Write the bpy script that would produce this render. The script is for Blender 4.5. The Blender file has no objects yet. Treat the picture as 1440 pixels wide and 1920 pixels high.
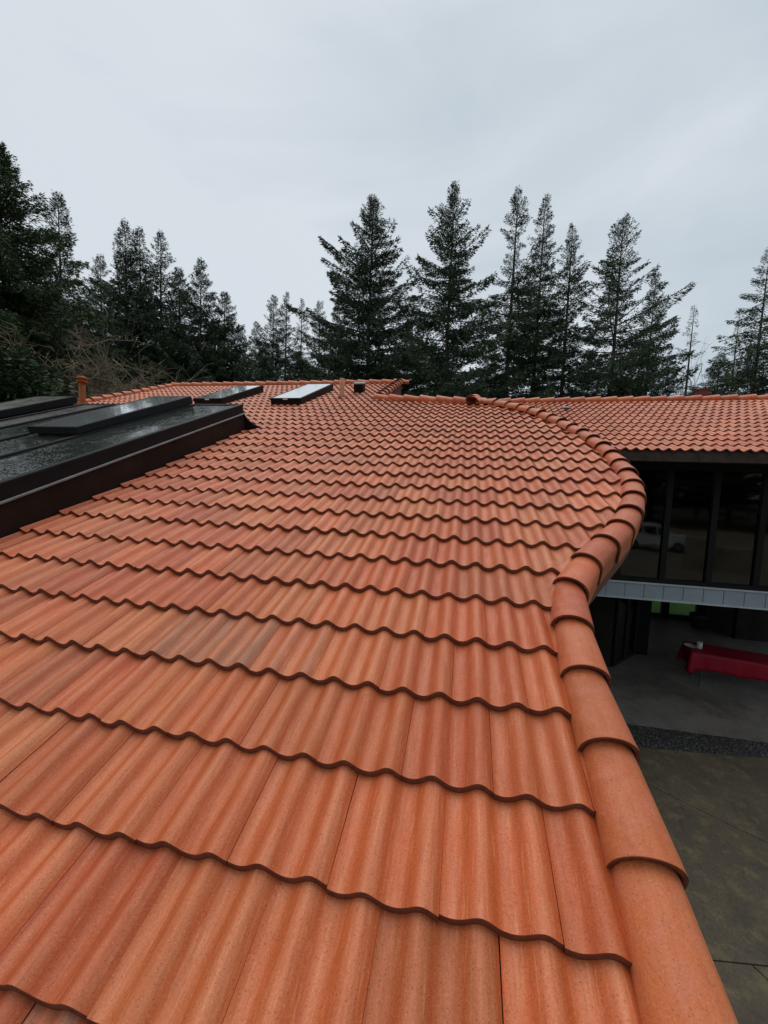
import bpy, math, random
import numpy as np
from mathutils import Vector, Matrix
random.seed(7)
SC = bpy.context.scene
COL = SC.collection
rad = math.radians

# ------------------------------------------------------------------ camera
RM = ((0.999279, -0.037973, 0.0), (0.003043, 0.080069, -0.996785), (0.037851, 0.996066, 0.080126))
CAM = Vector((0, 0, 4.2))
cam = bpy.data.cameras.new('camera')
cam.sensor_fit = 'HORIZONTAL'; cam.sensor_width = 36.0; cam.lens = 36.0 * 745 / 1440
cam.clip_start = 0.05; cam.clip_end = 2000
camo = bpy.data.objects.new('camera', cam); COL.objects.link(camo)
camo.matrix_world = Matrix.Translation(CAM) @ Matrix(RM).to_4x4()
SC.camera = camo

# ------------------------------------------------------------------ sky and sun
SUN_EL, SUN_AZ = rad(67), rad(8)          # azimuth from +Y towards +X
w = bpy.data.worlds.new('World'); SC.world = w; w.use_nodes = True
nt = w.node_tree; nt.nodes.clear()
def nn(t, typ, **k):
    n = t.nodes.new(typ)
    for a, b in k.items(): setattr(n, a, b)
    return n
out = nn(nt, 'ShaderNodeOutputWorld'); bg = nn(nt, 'ShaderNodeBackground'); bg.inputs['Strength'].default_value = 0.1
sky = nn(nt, 'ShaderNodeTexSky'); sky.sky_type = 'NISHITA'; sky.sun_disc = False
sky.sun_elevation = SUN_EL; sky.sun_rotation = SUN_AZ; sky.dust_density = 3.0
tc = nn(nt, 'ShaderNodeTexCoord')
mp = nn(nt, 'ShaderNodeMapping'); mp.inputs['Scale'].default_value = (1.0, 1.0, 2.6); mp.inputs['Rotation'].default_value = (0.0, 0.35, 0.3)
nz = nn(nt, 'ShaderNodeTexNoise'); nz.inputs['Scale'].default_value = 1.5; nz.inputs['Detail'].default_value = 5; nz.inputs['Roughness'].default_value = 0.5; nz.inputs['Distortion'].default_value = 0.5
nt.links.new(tc.outputs['Generated'], mp.inputs['Vector']); nt.links.new(mp.outputs['Vector'], nz.inputs['Vector'])
sx = nn(nt, 'ShaderNodeSeparateXYZ'); nt.links.new(tc.outputs['Generated'], sx.inputs[0])
m1 = nn(nt, 'ShaderNodeMath', operation='MULTIPLY_ADD'); m1.inputs[1].default_value = -0.52; m1.inputs[2].default_value = 0.70
nt.links.new(sx.outputs['X'], m1.inputs[0])
m2 = nn(nt, 'ShaderNodeMath', operation='MULTIPLY_ADD'); m2.inputs[1].default_value = 1.7; m2.inputs[2].default_value = -0.84
nt.links.new(nz.outputs['Fac'], m2.inputs[0])
m3 = nn(nt, 'ShaderNodeMath', operation='ADD', use_clamp=True); nt.links.new(m1.outputs[0], m3.inputs[0]); nt.links.new(m2.outputs[0], m3.inputs[1])
cr = nn(nt, 'ShaderNodeValToRGB')
cr.color_ramp.elements[0].position = 0.1; cr.color_ramp.elements[0].color = (3.9, 4.8, 5.5, 1)
cr.color_ramp.elements[1].position = 0.85; cr.color_ramp.elements[1].color = (6.6, 7.15, 7.65, 1)
nt.links.new(m3.outputs[0], cr.inputs[0])
mx = nn(nt, 'ShaderNodeMixRGB'); mx.inputs['Fac'].default_value = 0.93
nt.links.new(sky.outputs[0], mx.inputs[1]); nt.links.new(cr.outputs[0], mx.inputs[2])
nt.links.new(mx.outputs[0], bg.inputs['Color']); nt.links.new(bg.outputs[0], out.inputs['Surface'])

sl = bpy.data.lights.new('sun', 'SUN'); sl.energy = 1.5; sl.angle = rad(66); sl.color = (1.0, 0.97, 0.93)
so = bpy.data.objects.new('sun', sl); COL.objects.link(so)
sdv = Vector((math.sin(SUN_AZ) * math.cos(SUN_EL), math.cos(SUN_AZ) * math.cos(SUN_EL), math.sin(SUN_EL)))
so.rotation_euler = sdv.to_track_quat('Z', 'Y').to_euler()
SC.view_settings.view_transform = 'Standard'; SC.view_settings.look = 'None'
SC.view_settings.exposure = 0.08; SC.view_settings.gamma = 1.0; SC.view_settings.use_curve_mapping = False
SC.render.engine = 'CYCLES'
SC.cycles.max_bounces = 8; SC.cycles.transparent_max_bounces = 12

# ------------------------------------------------------------------ helpers
def link_obj(name, me, parent=None):
    o = bpy.data.objects.new(name, me); COL.objects.link(o)
    if parent is not None: o.parent = parent
    return o
def empty(name, loc, label, cat, group=None, rz=0.0):
    o = link_obj(name, None); o.location = loc; o.rotation_euler.z = rz
    o.empty_display_size = 0.3
    tag(o, label, cat, group); return o
def tag(o, label=None, cat=None, group=None, kind=None):
    if label: o['label'] = label
    if cat: o['category'] = cat
    if group: o['group'] = group
    if kind: o['kind'] = kind
    return o
class MB:
    """collects geometry for ONE mesh object"""
    def __init__(self): self.v = []; self.f = []; self.m = []; self.s = []; self.at = {}
    def add(self, vs, fs, mi=0, smooth=False):
        b = len(self.v); self.v.extend([tuple(p) for p in vs])
        for f in fs: self.f.append(tuple(i + b for i in f)); self.m.append(mi); self.s.append(smooth)
        return b
    def box(self, P, u0, u1, v0, v1, n0, n1, mi=0):
        vs = [P(u, v, n) for n in (n0, n1) for v in (v0, v1) for u in (u0, u1)]
        self.add(vs, [(0, 2, 3, 1), (4, 5, 7, 6), (0, 1, 5, 4), (2, 6, 7, 3), (0, 4, 6, 2), (1, 3, 7, 5)], mi)
    def bevbox(self, P, u0, u1, v0, v1, n0, n1, b=0.004, mi=0):
        # box with chamfered upper edges (n1 side)
        vs = [P(u, v, n0) for v in (v0, v1) for u in (u0, u1)]
        vs += [P(u, v, n1 - b) for v in (v0, v1) for u in (u0, u1)]
        vs += [P(u, v, n1) for v in (v0 + b, v1 - b) for u in (u0 + b, u1 - b)]
        fs = [(0, 2, 3, 1), (8, 9, 11, 10)]
        for a in (0, 4):
            fs += [(a, a + 1, a + 5, a + 4), (a + 1, a + 3, a + 7, a + 5), (a + 3, a + 2, a + 6, a + 7), (a + 2, a, a + 4, a + 6)]
        self.add(vs, fs, mi)
    def prism(self, poly, z0, z1, mi=0):
        n = len(poly); vs = [(x, y, z0) for x, y in poly] + [(x, y, z1) for x, y in poly]
        fs = [tuple(range(n - 1, -1, -1)), tuple(range(n, 2 * n))] + [(i, (i + 1) % n, n + (i + 1) % n, n + i) for i in range(n)]
        self.add(vs, fs, mi)
    def tube(self, pts, rads, k=6, mi=0, smooth=True, cap=True):
        pts = [Vector(p) for p in pts]; rings = []
        for i, p in enumerate(pts):
            d = (pts[min(i + 1, len(pts) - 1)] - pts[max(i - 1, 0)])
            if d.length < 1e-9: d = Vector((0, 0, 1))
            d.normalize()
            a = d.cross(Vector((0, 0, 1)))
            if a.length < 1e-3: a = Vector((1, 0, 0))
            a.normalize(); b = d.cross(a)
            rings.append([p + (a * math.cos(2 * math.pi * j / k) + b * math.sin(2 * math.pi * j / k)) * rads[i] for j in range(k)])
        vs = [q for r in rings for q in r]; fs = []
        for i in range(len(pts) - 1):
            for j in range(k): fs.append((i * k + j, i * k + (j + 1) % k, (i + 1) * k + (j + 1) % k, (i + 1) * k + j))
        self.add(vs, fs, mi, smooth)
        if cap:
            self.add(rings[0], [tuple(range(k))], mi); self.add(rings[-1], [tuple(range(k - 1, -1, -1))], mi)
    def lathe(self, c, prof, k=20, mi=0, smooth=True):
        vs = [(c[0] + r * math.cos(2 * math.pi * j / k), c[1] + r * math.sin(2 * math.pi * j / k), c[2] + z) for r, z in prof for j in range(k)]
        fs = [(i * k + j, i * k + (j + 1) % k, (i + 1) * k + (j + 1) % k, (i + 1) * k + j) for i in range(len(prof) - 1) for j in range(k)]
        self.add(vs, fs, mi, smooth)
    def mesh(self, name, mats):
        me = bpy.data.meshes.new(name); me.from_pydata(self.v, [], self.f)
        for m in (mats if isinstance(mats, (list, tuple)) else [mats]): me.materials.append(m)
        me.polygons.foreach_set('material_index', self.m); me.polygons.foreach_set('use_smooth', self.s)
        for nm, vals in self.at.items():
            d = me.attributes.new(nm, 'FLOAT_VECTOR' if len(np.shape(vals)) == 2 else 'FLOAT', 'POINT')
            d.data.foreach_set('vector' if len(np.shape(vals)) == 2 else 'value', np.asarray(vals, dtype=np.float32).ravel())
        me.update(); return me
    def build(self, name, mats, parent=None):
        return link_obj(name, self.mesh(name, mats), parent)
def part(o, parent, root_loc):           # world-coordinate mesh below a translated Empty
    o.parent = parent; o.matrix_parent_inverse = Matrix.Translation(Vector(root_loc)).inverted(); return o
def ident(u, v, n): return Vector((u, v, n))

# ------------------------------------------------------------------ materials
class NB:
    def __init__(self, name):
        self.mat = bpy.data.materials.new(name); self.mat.use_nodes = True
        self.t = self.mat.node_tree; self.t.nodes.clear()
        self.o = self.n('ShaderNodeOutputMaterial'); self.p = self.n('ShaderNodeBsdfPrincipled')
        self.l(self.p.outputs[0], self.o.inputs['Surface'])
    def n(self, typ, **k):
        x = self.t.nodes.new(typ)
        for a, b in k.items(): setattr(x, a, b)
        return x
    def l(self, a, b): self.t.links.new(a, b)
    def put(self, v, s):
        if hasattr(v, 'is_linked') or hasattr(v, 'links'): self.l(v, s)
        else: s.default_value = v
    def math(self, op, a, b=None, c=None, clamp=False):
        x = self.n('ShaderNodeMath', operation=op, use_clamp=clamp)
        for i, v in enumerate((a, b, c)):
            if v is not None: self.put(v, x.inputs[i])
        return x.outputs[0]
    def vmath(self, op, a, b=None):
        x = self.n('ShaderNodeVectorMath', operation=op)
        self.put(a, x.inputs[0])
        if b is not None: self.put(b, x.inputs[1])
        return x.outputs[0]
    def mix(self, f, a, b, blend='MIX'):
        x = self.n('ShaderNodeMixRGB', blend_type=blend)
        self.put(f, x.inputs[0])
        for i, v in ((1, a), (2, b)):
            if isinstance(v, (tuple, list)): x.inputs[i].default_value = (*v[:3], 1)
            else: self.l(v, x.inputs[i])
        return x.outputs[0]
    def noise(self, vec, scale, detail=4, rough=0.55, dist=0.0):
        x = self.n('ShaderNodeTexNoise'); x.inputs['Scale'].default_value = scale; x.inputs['Detail'].default_value = detail
        x.inputs['Roughness'].default_value = rough; x.inputs['Distortion'].default_value = dist
        if vec is not None: self.l(vec, x.inputs['Vector'])
        return x.outputs['Fac']
    def mapr(self, v, a, b, c=0.0, d=1.0):
        x = self.n('ShaderNodeMapRange'); self.put(v, x.inputs[0])
        for i, q in enumerate((a, b, c, d)): x.inputs[i + 1].default_value = q
        return x.outputs[0]
    def ramp(self, v, stops):
        x = self.n('ShaderNodeValToRGB'); self.put(v, x.inputs[0]); e = x.color_ramp.elements
        while len(e) < len(stops): e.new(0.5)
        for i, (p, c) in enumerate(stops): e[i].position = p; e[i].color = (*c, 1)
        return x.outputs[0]
    def attr(self, nm): return self.n('ShaderNodeAttribute', attribute_name=nm)
    def bump(self, h, dist, strength=1.0, normal=None):
        x = self.n('ShaderNodeBump'); x.inputs['Strength'].default_value = strength; x.inputs['Distance'].default_value = dist
        self.l(h, x.inputs['Height'])
        if normal is not None: self.l(normal, x.inputs['Normal'])
        return x.outputs[0]
    def set(self, **k):
        for a, v in k.items():
            s = self.p.inputs[{'col': 'Base Color', 'rough': 'Roughness', 'metal': 'Metallic', 'spec': 'Specular IOR Level', 'normal': 'Normal', 'coat': 'Coat Weight', 'coatr': 'Coat Roughness', 'trans': 'Transmission Weight', 'ior': 'IOR', 'sheen': 'Sheen Weight', 'sheenr': 'Sheen Roughness', 'sheent': 'Sheen Tint'}[a]]
            if isinstance(v, (tuple, list)): s.default_value = (*v[:3], 1)
            else: self.put(v, s)
        return self.mat

def simple(name, col, rough=0.6, spec=0.5, metal=0.0, var=0.25, scale=6.0, bump=0.0, bscale=60.0, coord='Object'):
    b = NB(name); t = b.n('ShaderNodeTexCoord').outputs[coord]
    f = b.noise(t, scale, 5)
    c = b.mix(b.mapr(f, 0.3, 0.7), tuple(x * (1 - var) for x in col), tuple(min(1, x * (1 + var)) for x in col))
    b.set(col=c, rough=rough, spec=spec, metal=metal)
    if bump > 0: b.set(normal=b.bump(b.noise(t, bscale, 3), bump))
    return b.mat

def tile_material():
    b = NB('terracotta_tile')
    co = b.attr('tco').outputs['Vector']; r0 = b.attr('rnd').outputs['Fac']
    ri = b.n('ShaderNodeObjectInfo').outputs['Random']
    rnd = b.math('FRACT', b.math('ADD', r0, ri))
    rnd2 = b.math('FRACT', b.math('MULTIPLY', rnd, 37.71)); rnd3 = b.math('FRACT', b.math('MULTIPLY', rnd, 91.17))
    off = b.n('ShaderNodeCombineXYZ'); b.l(b.math('MULTIPLY', rnd, 61.0), off.inputs[0]); b.l(b.math('MULTIPLY', rnd2, 43.0), off.inputs[1])
    vec = b.vmath('ADD', co, off.outputs[0])
    base = b.ramp(rnd, [(0.0, (0.42, 0.060, 0.019)), (0.2, (0.53, 0.100, 0.031)), (0.4, (0.45, 0.069, 0.023)), (0.6, (0.49, 0.130, 0.041)), (0.75, (0.51, 0.082, 0.023)), (0.88, (0.41, 0.112, 0.038)), (1.0, (0.34, 0.092, 0.036))])
    pos = b.n('ShaderNodeNewGeometry').outputs['Position']
    base = b.mix(b.mapr(b.noise(pos, 0.9, 4, 0.6), 0.48, 0.68, 0.0, 0.6), base, (0.53, 0.175, 0.066))
    base = b.mix(b.mapr(b.noise(pos, 1.7, 5, 0.65), 0.55, 0.72, 0.0, 0.35), base, (0.30, 0.066, 0.018))
    # blotches inside one tile and streaks running down the slope
    blot = b.noise(vec, 7.0, 5, 0.6)
    c = b.mix(b.mapr(blot, 0.35, 0.7, 0.0, 0.6), base, (0.49, 0.128, 0.054))
    ms = b.n('ShaderNodeMapping'); ms.inputs['Scale'].default_value = (46.0, 2.2, 46.0); b.l(vec, ms.inputs['Vector'])
    st = b.noise(ms.outputs[0], 1.0, 4, 0.6)
    c = b.mix(b.mapr(st, 0.42, 0.72, 0.0, 0.6), c, (0.36, 0.062, 0.010))
    # wet sheen painted into crests and pans; pale chalky wear on the end wave
    sxx = b.n('ShaderNodeSeparateXYZ'); b.l(co, sxx.inputs[0])
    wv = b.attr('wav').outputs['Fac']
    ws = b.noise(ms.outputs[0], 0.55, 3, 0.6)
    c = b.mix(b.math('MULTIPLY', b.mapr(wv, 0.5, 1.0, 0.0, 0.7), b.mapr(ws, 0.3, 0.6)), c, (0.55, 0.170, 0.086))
    c = b.mix(b.math('MULTIPLY', b.mapr(wv, 0.62, 0.05, 0.0, 0.85), b.mapr(blot, 0.25, 0.6, 0.4, 1.0)), c, (0.385, 0.064, 0.010))  # flanks painted deeper, as if without the sheen
    notcap = b.math('SUBTRACT', 1.0, b.math('MULTIPLY', b.attr('cap').outputs['Fac'], 0.8))
    pale = b.attr('pale').outputs['Fac']
    c = b.mix(b.math('MULTIPLY', pale, b.mapr(b.noise(ms.outputs[0], 0.8, 5, 0.75), 0.45, 0.8, 0.0, 0.6)), c, (0.60, 0.34, 0.20))
    # a few tiles with grey fired smudges
    m5 = b.n('ShaderNodeMapping'); m5.inputs['Scale'].default_value = (16.0, 1.6, 16.0); b.l(vec, m5.inputs['Vector'])
    gm = b.math('MULTIPLY', b.math('SUBTRACT', 1.0, b.n('ShaderNodeObjectInfo').outputs['Alpha']), b.mapr(b.noise(m5.outputs[0], 1.0, 4, 0.6), 0.36, 0.66))
    c = b.mix(gm, c, (0.17, 0.105, 0.085))
    # contact shade painted below the laps, broken up by noise
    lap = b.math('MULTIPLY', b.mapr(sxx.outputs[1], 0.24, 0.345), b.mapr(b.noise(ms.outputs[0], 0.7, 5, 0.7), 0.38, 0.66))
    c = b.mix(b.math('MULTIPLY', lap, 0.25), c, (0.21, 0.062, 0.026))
    m6 = b.n('ShaderNodeMapping'); m6.inputs['Scale'].default_value = (95.0, 3.2, 95.0); b.l(vec, m6.inputs['Vector'])
    fs_ = b.noise(m6.outputs[0], 1.0, 5, 0.7)
    c = b.mix(b.math('MULTIPLY', notcap, b.mapr(fs_, 0.53, 0.74, 0.0, 0.5)), c, (0.30, 0.062, 0.016))
    c = b.mix(b.math('MULTIPLY', notcap, b.mapr(fs_, 0.46, 0.26, 0.0, 0.5)), c, (0.62, 0.26, 0.13))
    c = b.mix(1.0, c, b.ramp(rnd2, [(0.0, (0.84, 0.80, 0.72)), (0.5, (0.99, 1.00, 0.88)), (1.0, (1.12, 1.24, 1.14))]), 'MULTIPLY')
    cm = b.math('MULTIPLY', b.attr('cap').outputs['Fac'], b.mapr(b.noise(vec, 16.0, 5, 0.7), 0.42, 0.68, 0.0, 0.6))
    c = b.mix(cm, c, (0.50, 0.155, 0.085))
    # sand grains and pits
    gr = b.math('ADD', b.math('MULTIPLY', b.noise(vec, 170.0, 3, 0.7), 0.5), b.math('MULTIPLY', b.noise(vec, 520.0, 2, 0.6), 0.5))
    c = b.mix(1.0, c, b.ramp(b.mapr(gr, 0.3, 0.7), [(0.0, (0.70, 0.68, 0.66)), (0.5, (1.0, 1.0, 1.0)), (1.0, (1.26, 1.28, 1.30))]), 'MULTIPLY')
    fine = b.noise(vec, 260.0, 2, 0.6)
    c = b.mix(b.mapr(fine, 0.62, 0.74, 0.0, 0.45), c, (0.25, 0.07, 0.04))
    c = b.mix(b.mapr(fine, 0.38, 0.27, 0.0, 0.35), c, (0.70, 0.40, 0.28))
    pits = b.noise(vec, 75.0, 3, 0.6)
    c = b.mix(b.mapr(pits, 0.755, 0.775, 0.0, 0.8), c, (0.13, 0.035, 0.02))
    # rain beads
    vor = b.n('ShaderNodeTexVoronoi'); vor.inputs['Scale'].default_value = 165.0; b.l(vec, vor.inputs['Vector'])
    bead = b.mapr(vor.outputs['Distance'], 0.12, 0.34, 1.0, 0.0)
    sel = b.math('GREATER_THAN', b.n('ShaderNodeSeparateXYZ').outputs[0], 2.0)
    sc = b.n('ShaderNodeSeparateXYZ'); b.l(vor.outputs['Color'], sc.inputs[0])
    bead = b.math('MULTIPLY', bead, b.math('GREATER_THAN', sc.outputs[0], b.mapr(b.noise(vec, 11.0, 3), 0.35, 0.65, 0.93, 0.62)))
    n1 = b.bump(b.noise(vec, 120.0, 3, 0.6), 0.0012, 0.5)
    n2 = b.bump(bead, 0.0016, 0.7, n1)
    c = b.mix(b.math('MULTIPLY', bead, 0.16), c, (0.22, 0.05, 0.02))
    rg = b.math('SUBTRACT', b.mapr(blot, 0.3, 0.7, 0.58, 0.42), b.math('MULTIPLY', bead, 0.28))
    return b.set(col=c, rough=rg, spec=0.28, normal=n2, coat=0.03, coatr=0.3, sheen=0.06, sheenr=0.45, sheent=(1.0, 0.80, 0.62))
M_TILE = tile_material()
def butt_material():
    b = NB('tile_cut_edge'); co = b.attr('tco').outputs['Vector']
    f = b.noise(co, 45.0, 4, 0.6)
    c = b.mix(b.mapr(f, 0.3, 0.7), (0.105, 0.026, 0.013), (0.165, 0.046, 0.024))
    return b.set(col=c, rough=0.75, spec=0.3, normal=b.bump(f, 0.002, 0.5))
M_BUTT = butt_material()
M_DECK = simple('roof_felt', (0.03, 0.022, 0.018), 0.9, 0.2)
M_BLACK = simple('black_metal', (0.008, 0.008, 0.009), 0.5, 0.14, 0.0, 0.3, 4.0, 0.0006, 120)
M_DBROWN = simple('dark_bronze_sheet', (0.019, 0.0105, 0.008), 0.55, 0.12, 0.0, 0.35, 3.0, 0.001, 30)
M_EDGE = simple('bare_metal_and_lit_edge', (0.16, 0.165, 0.17), 0.35, 0.5, 0.0, 0.2)
def wet_panel(name, c0, c1, r0, r1, bs, bd, spec=0.6, ior=1.5, fleck=0.0, metal=0.0):
    b = NB(name); t = b.n('ShaderNodeTexCoord').outputs['Object']
    f = b.noise(t, 5.0, 5, 0.6)
    vor = b.n('ShaderNodeTexVoronoi'); vor.inputs['Scale'].default_value = bs; b.l(t, vor.inputs['Vector'])
    bead = b.mapr(vor.outputs['Distance'], 0.1, 0.5, 1.0, 0.0)
    vor2 = b.n('ShaderNodeTexVoronoi'); vor2.inputs['Scale'].default_value = bs * 0.45; b.l(t, vor2.inputs['Vector'])
    bead = b.math('MULTIPLY', bead, b.mapr(b.noise(t, 6.0, 4, 0.6), 0.35, 0.6))
    h = b.math('ADD', b.math('MULTIPLY', bead, 1.4), b.math('ADD', b.math('MULTIPLY', b.noise(t, bs * 0.3, 3, 0.6), 0.25), b.mapr(vor2.outputs['Distance'], 0.1, 0.4, 0.5, 0.0)))
    c = b.mix(b.mapr(f, 0.3, 0.7), c0, c1)
    if fleck: c = b.mix(b.mapr(b.noise(t, 85.0, 4, 0.75), 0.48, 0.68, 0.0, fleck), c, (0.15, 0.175, 0.15))  # pale flecks: droplet glints painted into the base colour
    return b.set(col=c, rough=b.mapr(f, 0.3, 0.7, r0, r1), spec=spec, ior=ior, metal=metal, normal=b.bump(h, bd, 0.6))
M_WETGLASS = wet_panel('rain_wet_dark_glass', (0.012, 0.016, 0.014), (0.03, 0.036, 0.03), 0.03, 0.10, 42.0, 0.0016, 0.5, 2.2, 0.45)
M_SKYGLASS = wet_panel('rain_wet_skylight_glass', (0.72, 0.76, 0.76), (0.78, 0.82, 0.82), 0.03, 0.07, 60.0, 0.00012, 0.5, 1.5, 0.0, 0.85)
M_BROWNROOF = wet_panel('wet_brown_membrane', (0.04, 0.03, 0.026), (0.075, 0.058, 0.05), 0.2, 0.4, 60.0, 0.003, 0.5, 1.5, 0.4)
M_FASCIA = simple('dark_stained_wood', (0.045, 0.028, 0.021), 0.65, 0.3, 0.0, 0.5, 9.0, 0.002, 40)
M_SOFFIT = simple('soffit_board', (0.17, 0.075, 0.05), 0.7, 0.3, 0.0, 0.25, 5.0)
M_STUCCO = simple('brown_stucco_wall', (0.12, 0.085, 0.065), 0.85, 0.2, 0.0, 0.2, 8.0, 0.003, 90)
M_REDWALL = simple('red_brown_siding', (0.15, 0.036, 0.028), 0.7, 0.3, 0.0, 0.3, 7.0)
M_RUST = simple('rust_orange_pipe', (0.23, 0.062, 0.013), 0.5, 0.2, 0.0, 0.3, 9.0, 0.001, 60)
M_WOODPOST = simple('tan_pipe', (0.42, 0.19, 0.085), 0.6, 0.3, 0.0, 0.25, 8.0)
M_STICKER = simple('white_paper_label', (0.68, 0.56, 0.54), 0.6, 0.3, 0.0, 0.15, 40.0)
M_PANEL = simple('blue_grey_metal_panel', (0.27, 0.315, 0.355), 0.5, 0.4, 0.0, 0.08, 3.0)
M_PANELEDGE = simple('pale_grey_trim', (0.40, 0.44, 0.47), 0.45, 0.4, 0.0, 0.1, 3.0)
M_FRAME = simple('black_window_frame', (0.006, 0.006, 0.006), 0.6, 0.2, 0.0, 0.2)
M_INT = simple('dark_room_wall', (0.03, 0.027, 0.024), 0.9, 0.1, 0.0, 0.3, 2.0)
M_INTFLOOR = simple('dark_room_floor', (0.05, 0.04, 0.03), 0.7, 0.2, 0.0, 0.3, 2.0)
M_GREYWALL = simple('grey_green_wall_panel', (0.085, 0.10, 0.09), 0.6, 0.3, 0.0, 0.2, 3.0)
M_LEAD = simple('grey_flashing', (0.07, 0.078, 0.085), 0.45, 0.5, 0.0, 0.2)
def pane_material(nm='tinted_window_glass', tint=(0.30, 0.31, 0.29), add=0.0):
    b = NB(nm); b.t.nodes.remove(b.p)
    tr = b.n('ShaderNodeBsdfTransparent'); tr.inputs[0].default_value = (*tint, 1)
    gl = b.n('ShaderNodeBsdfGlossy'); gl.inputs['Roughness'].default_value = 0.035; gl.inputs[0].default_value = (0.95, 0.97, 0.95, 1)
    tcx = b.n('ShaderNodeTexCoord').outputs['Object']; b.l(b.bump(b.noise(tcx, 1.6, 2, 0.5), 0.0016, 1.0), gl.inputs['Normal'])
    fr = b.n('ShaderNodeFresnel'); fr.inputs[0].default_value = 1.5
    ms = b.n('ShaderNodeMixShader'); b.l(b.math('MULTIPLY_ADD', fr.outputs[0], 1.05, add, True), ms.inputs[0]); b.l(tr.outputs[0], ms.inputs[1]); b.l(gl.outputs[0], ms.inputs[2])
    b.l(ms.outputs[0], b.o.inputs['Surface']); return b.mat
M_PANE = pane_material()
M_CLEAR = pane_material('clear_window_glass', (0.6, 0.63, 0.6))
def concrete(name, c0, c1, c2, rough=(0.55, 0.8), bump=0.002):
    b = NB(name); t = b.n('ShaderNodeTexCoord').outputs['Object']
    f = b.noise(t, 1.1, 7, 0.65, 0.4); g = b.noise(t, 5.0, 7, 0.7, 0.3); s = b.noise(t, 90.0, 3, 0.6); k = b.noise(t, 22.0, 5, 0.7)
    c = b.mix(b.mapr(f, 0.35, 0.65), c0, c1)
    c = b.mix(b.mapr(g, 0.5, 0.68, 0, 0.8), c, c2)
    c = b.mix(b.mapr(k, 0.5, 0.72, 0, 0.6), c, tuple(x * 0.45 for x in c0))
    c = b.mix(b.mapr(s, 0.55, 0.72, 0, 0.7), c, tuple(x * 1.9 for x in c1))
    w2 = b.noise(t, 0.55, 8, 0.72, 0.6)
    c = b.mix(b.mapr(w2, 0.52, 0.66, 0, 0.75), c, tuple(x * 0.42 for x in c0))
    return b.set(col=c, rough=b.mapr(f, 0.35, 0.65, *rough), spec=0.4, normal=b.bump(b.math('ADD', s, g), bump, 0.7))
M_MOSSY = concrete('mossy_concrete', (0.074, 0.058, 0.041), (0.104, 0.083, 0.053), (0.185, 0.143, 0.064))
M_PATIO = concrete('wet_patio_concrete', (0.16, 0.145, 0.128), (0.25, 0.225, 0.195), (0.11, 0.10, 0.09), (0.35, 0.6), 0.001)
def gravel(name):
    b = NB(name); t = b.n('ShaderNodeTexCoord').outputs['Object']
    v = b.n('ShaderNodeTexVoronoi'); v.inputs['Scale'].default_value = 38.0; b.l(t, v.inputs['Vector'])
    sp = b.n('ShaderNodeSeparateXYZ'); b.l(v.outputs['Color'], sp.inputs[0])
    c = b.ramp(sp.outputs[0], [(0.0, (0.034, 0.032, 0.029)), (0.6, (0.078, 0.073, 0.066)), (0.88, (0.14, 0.13, 0.115)), (1.0, (0.33, 0.32, 0.30))])
    c = b.mix(b.mapr(v.outputs['Distance'], 0.3, 0.6, 0.0, 0.8), c, (0.018, 0.018, 0.018))
    c = b.mix(b.mapr(b.noise(t, 1.6, 5, 0.6), 0.45, 0.7, 0, 0.5), c, (0.04, 0.042, 0.035))
    h = b.mapr(v.outputs['Distance'], 0.0, 0.6, 1.0, 0.0)
    return b.set(col=c, rough=0.42, spec=0.5, normal=b.bump(h, 0.012, 0.9))
M_GRAVEL = gravel('exposed_aggregate')
def grass_mat():
    b = NB('lawn_grass'); t = b.n('ShaderNodeTexCoord').outputs['Object']
    f = b.noise(t, 0.25, 6, 0.6); g = b.noise(t, 9.0, 5, 0.7)
    c = b.mix(b.mapr(f, 0.35, 0.65), (0.045, 0.115, 0.018), (0.075, 0.155, 0.028))
    c = b.mix(b.mapr(g, 0.4, 0.7, 0, 0.5), c, (0.028, 0.06, 0.014))
    return b.set(col=c, rough=0.8, spec=0.2, normal=b.bump(g, 0.03))
M_GRASS = grass_mat()
M_PALEWALL = concrete('pale_retaining_concrete', (0.30, 0.27, 0.20), (0.36, 0.32, 0.24), (0.24, 0.22, 0.16), (0.7, 0.9), 0.005)
M_DIRT = concrete('pale_gravel_drive', (0.17, 0.15, 0.11), (0.24, 0.21, 0.16), (0.12, 0.11, 0.08), (0.7, 0.9), 0.01)
def leaf_mat(name, dark, light, alt):
    b = NB(name); a = b.attr('tint').outputs['Fac']
    t = b.n('ShaderNodeTexCoord').outputs['Object']; ri = b.n('ShaderNodeObjectInfo').outputs['Random']
    c = b.mix(a, dark, light)
    c = b.mix(b.mapr(b.noise(t, 0.55, 3), 0.4, 0.7, 0, 0.6), c, alt)
    c = b.mix(b.math('MULTIPLY', ri, 0.25), c, tuple(x * 0.6 for x in dark))
    return b.set(col=c, rough=0.65, spec=0.22)
M_FIR = leaf_mat('fir_needles', (0.034, 0.054, 0.034), (0.082, 0.118, 0.060), (0.052, 0.080, 0.050))
M_FIR2 = leaf_mat('cedar_sprays', (0.028, 0.050, 0.025), (0.074, 0.112, 0.046), (0.052, 0.084, 0.034))
M_BARK = simple('fir_bark', (0.085, 0.068, 0.058), 0.9, 0.15, 0.0, 0.35, 3.0, 0.01, 20)
M_TWIG = simple('bare_twig_bark', (0.215, 0.172, 0.12), 0.9, 0.15, 0.0, 0.45, 0.8)
M_MOSSBR = simple('mossy_branch_bark', (0.24, 0.245, 0.14), 0.9, 0.1, 0.0, 0.4, 2.0)
M_BIRCH = simple('pale_bark', (0.17, 0.15, 0.135), 0.85, 0.15, 0.0, 0.3, 2.0)
M_CLOTH = simple('red_tablecloth', (0.34, 0.003, 0.022), 0.55, 0.35, 0.0, 0.15, 3.0)
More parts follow.
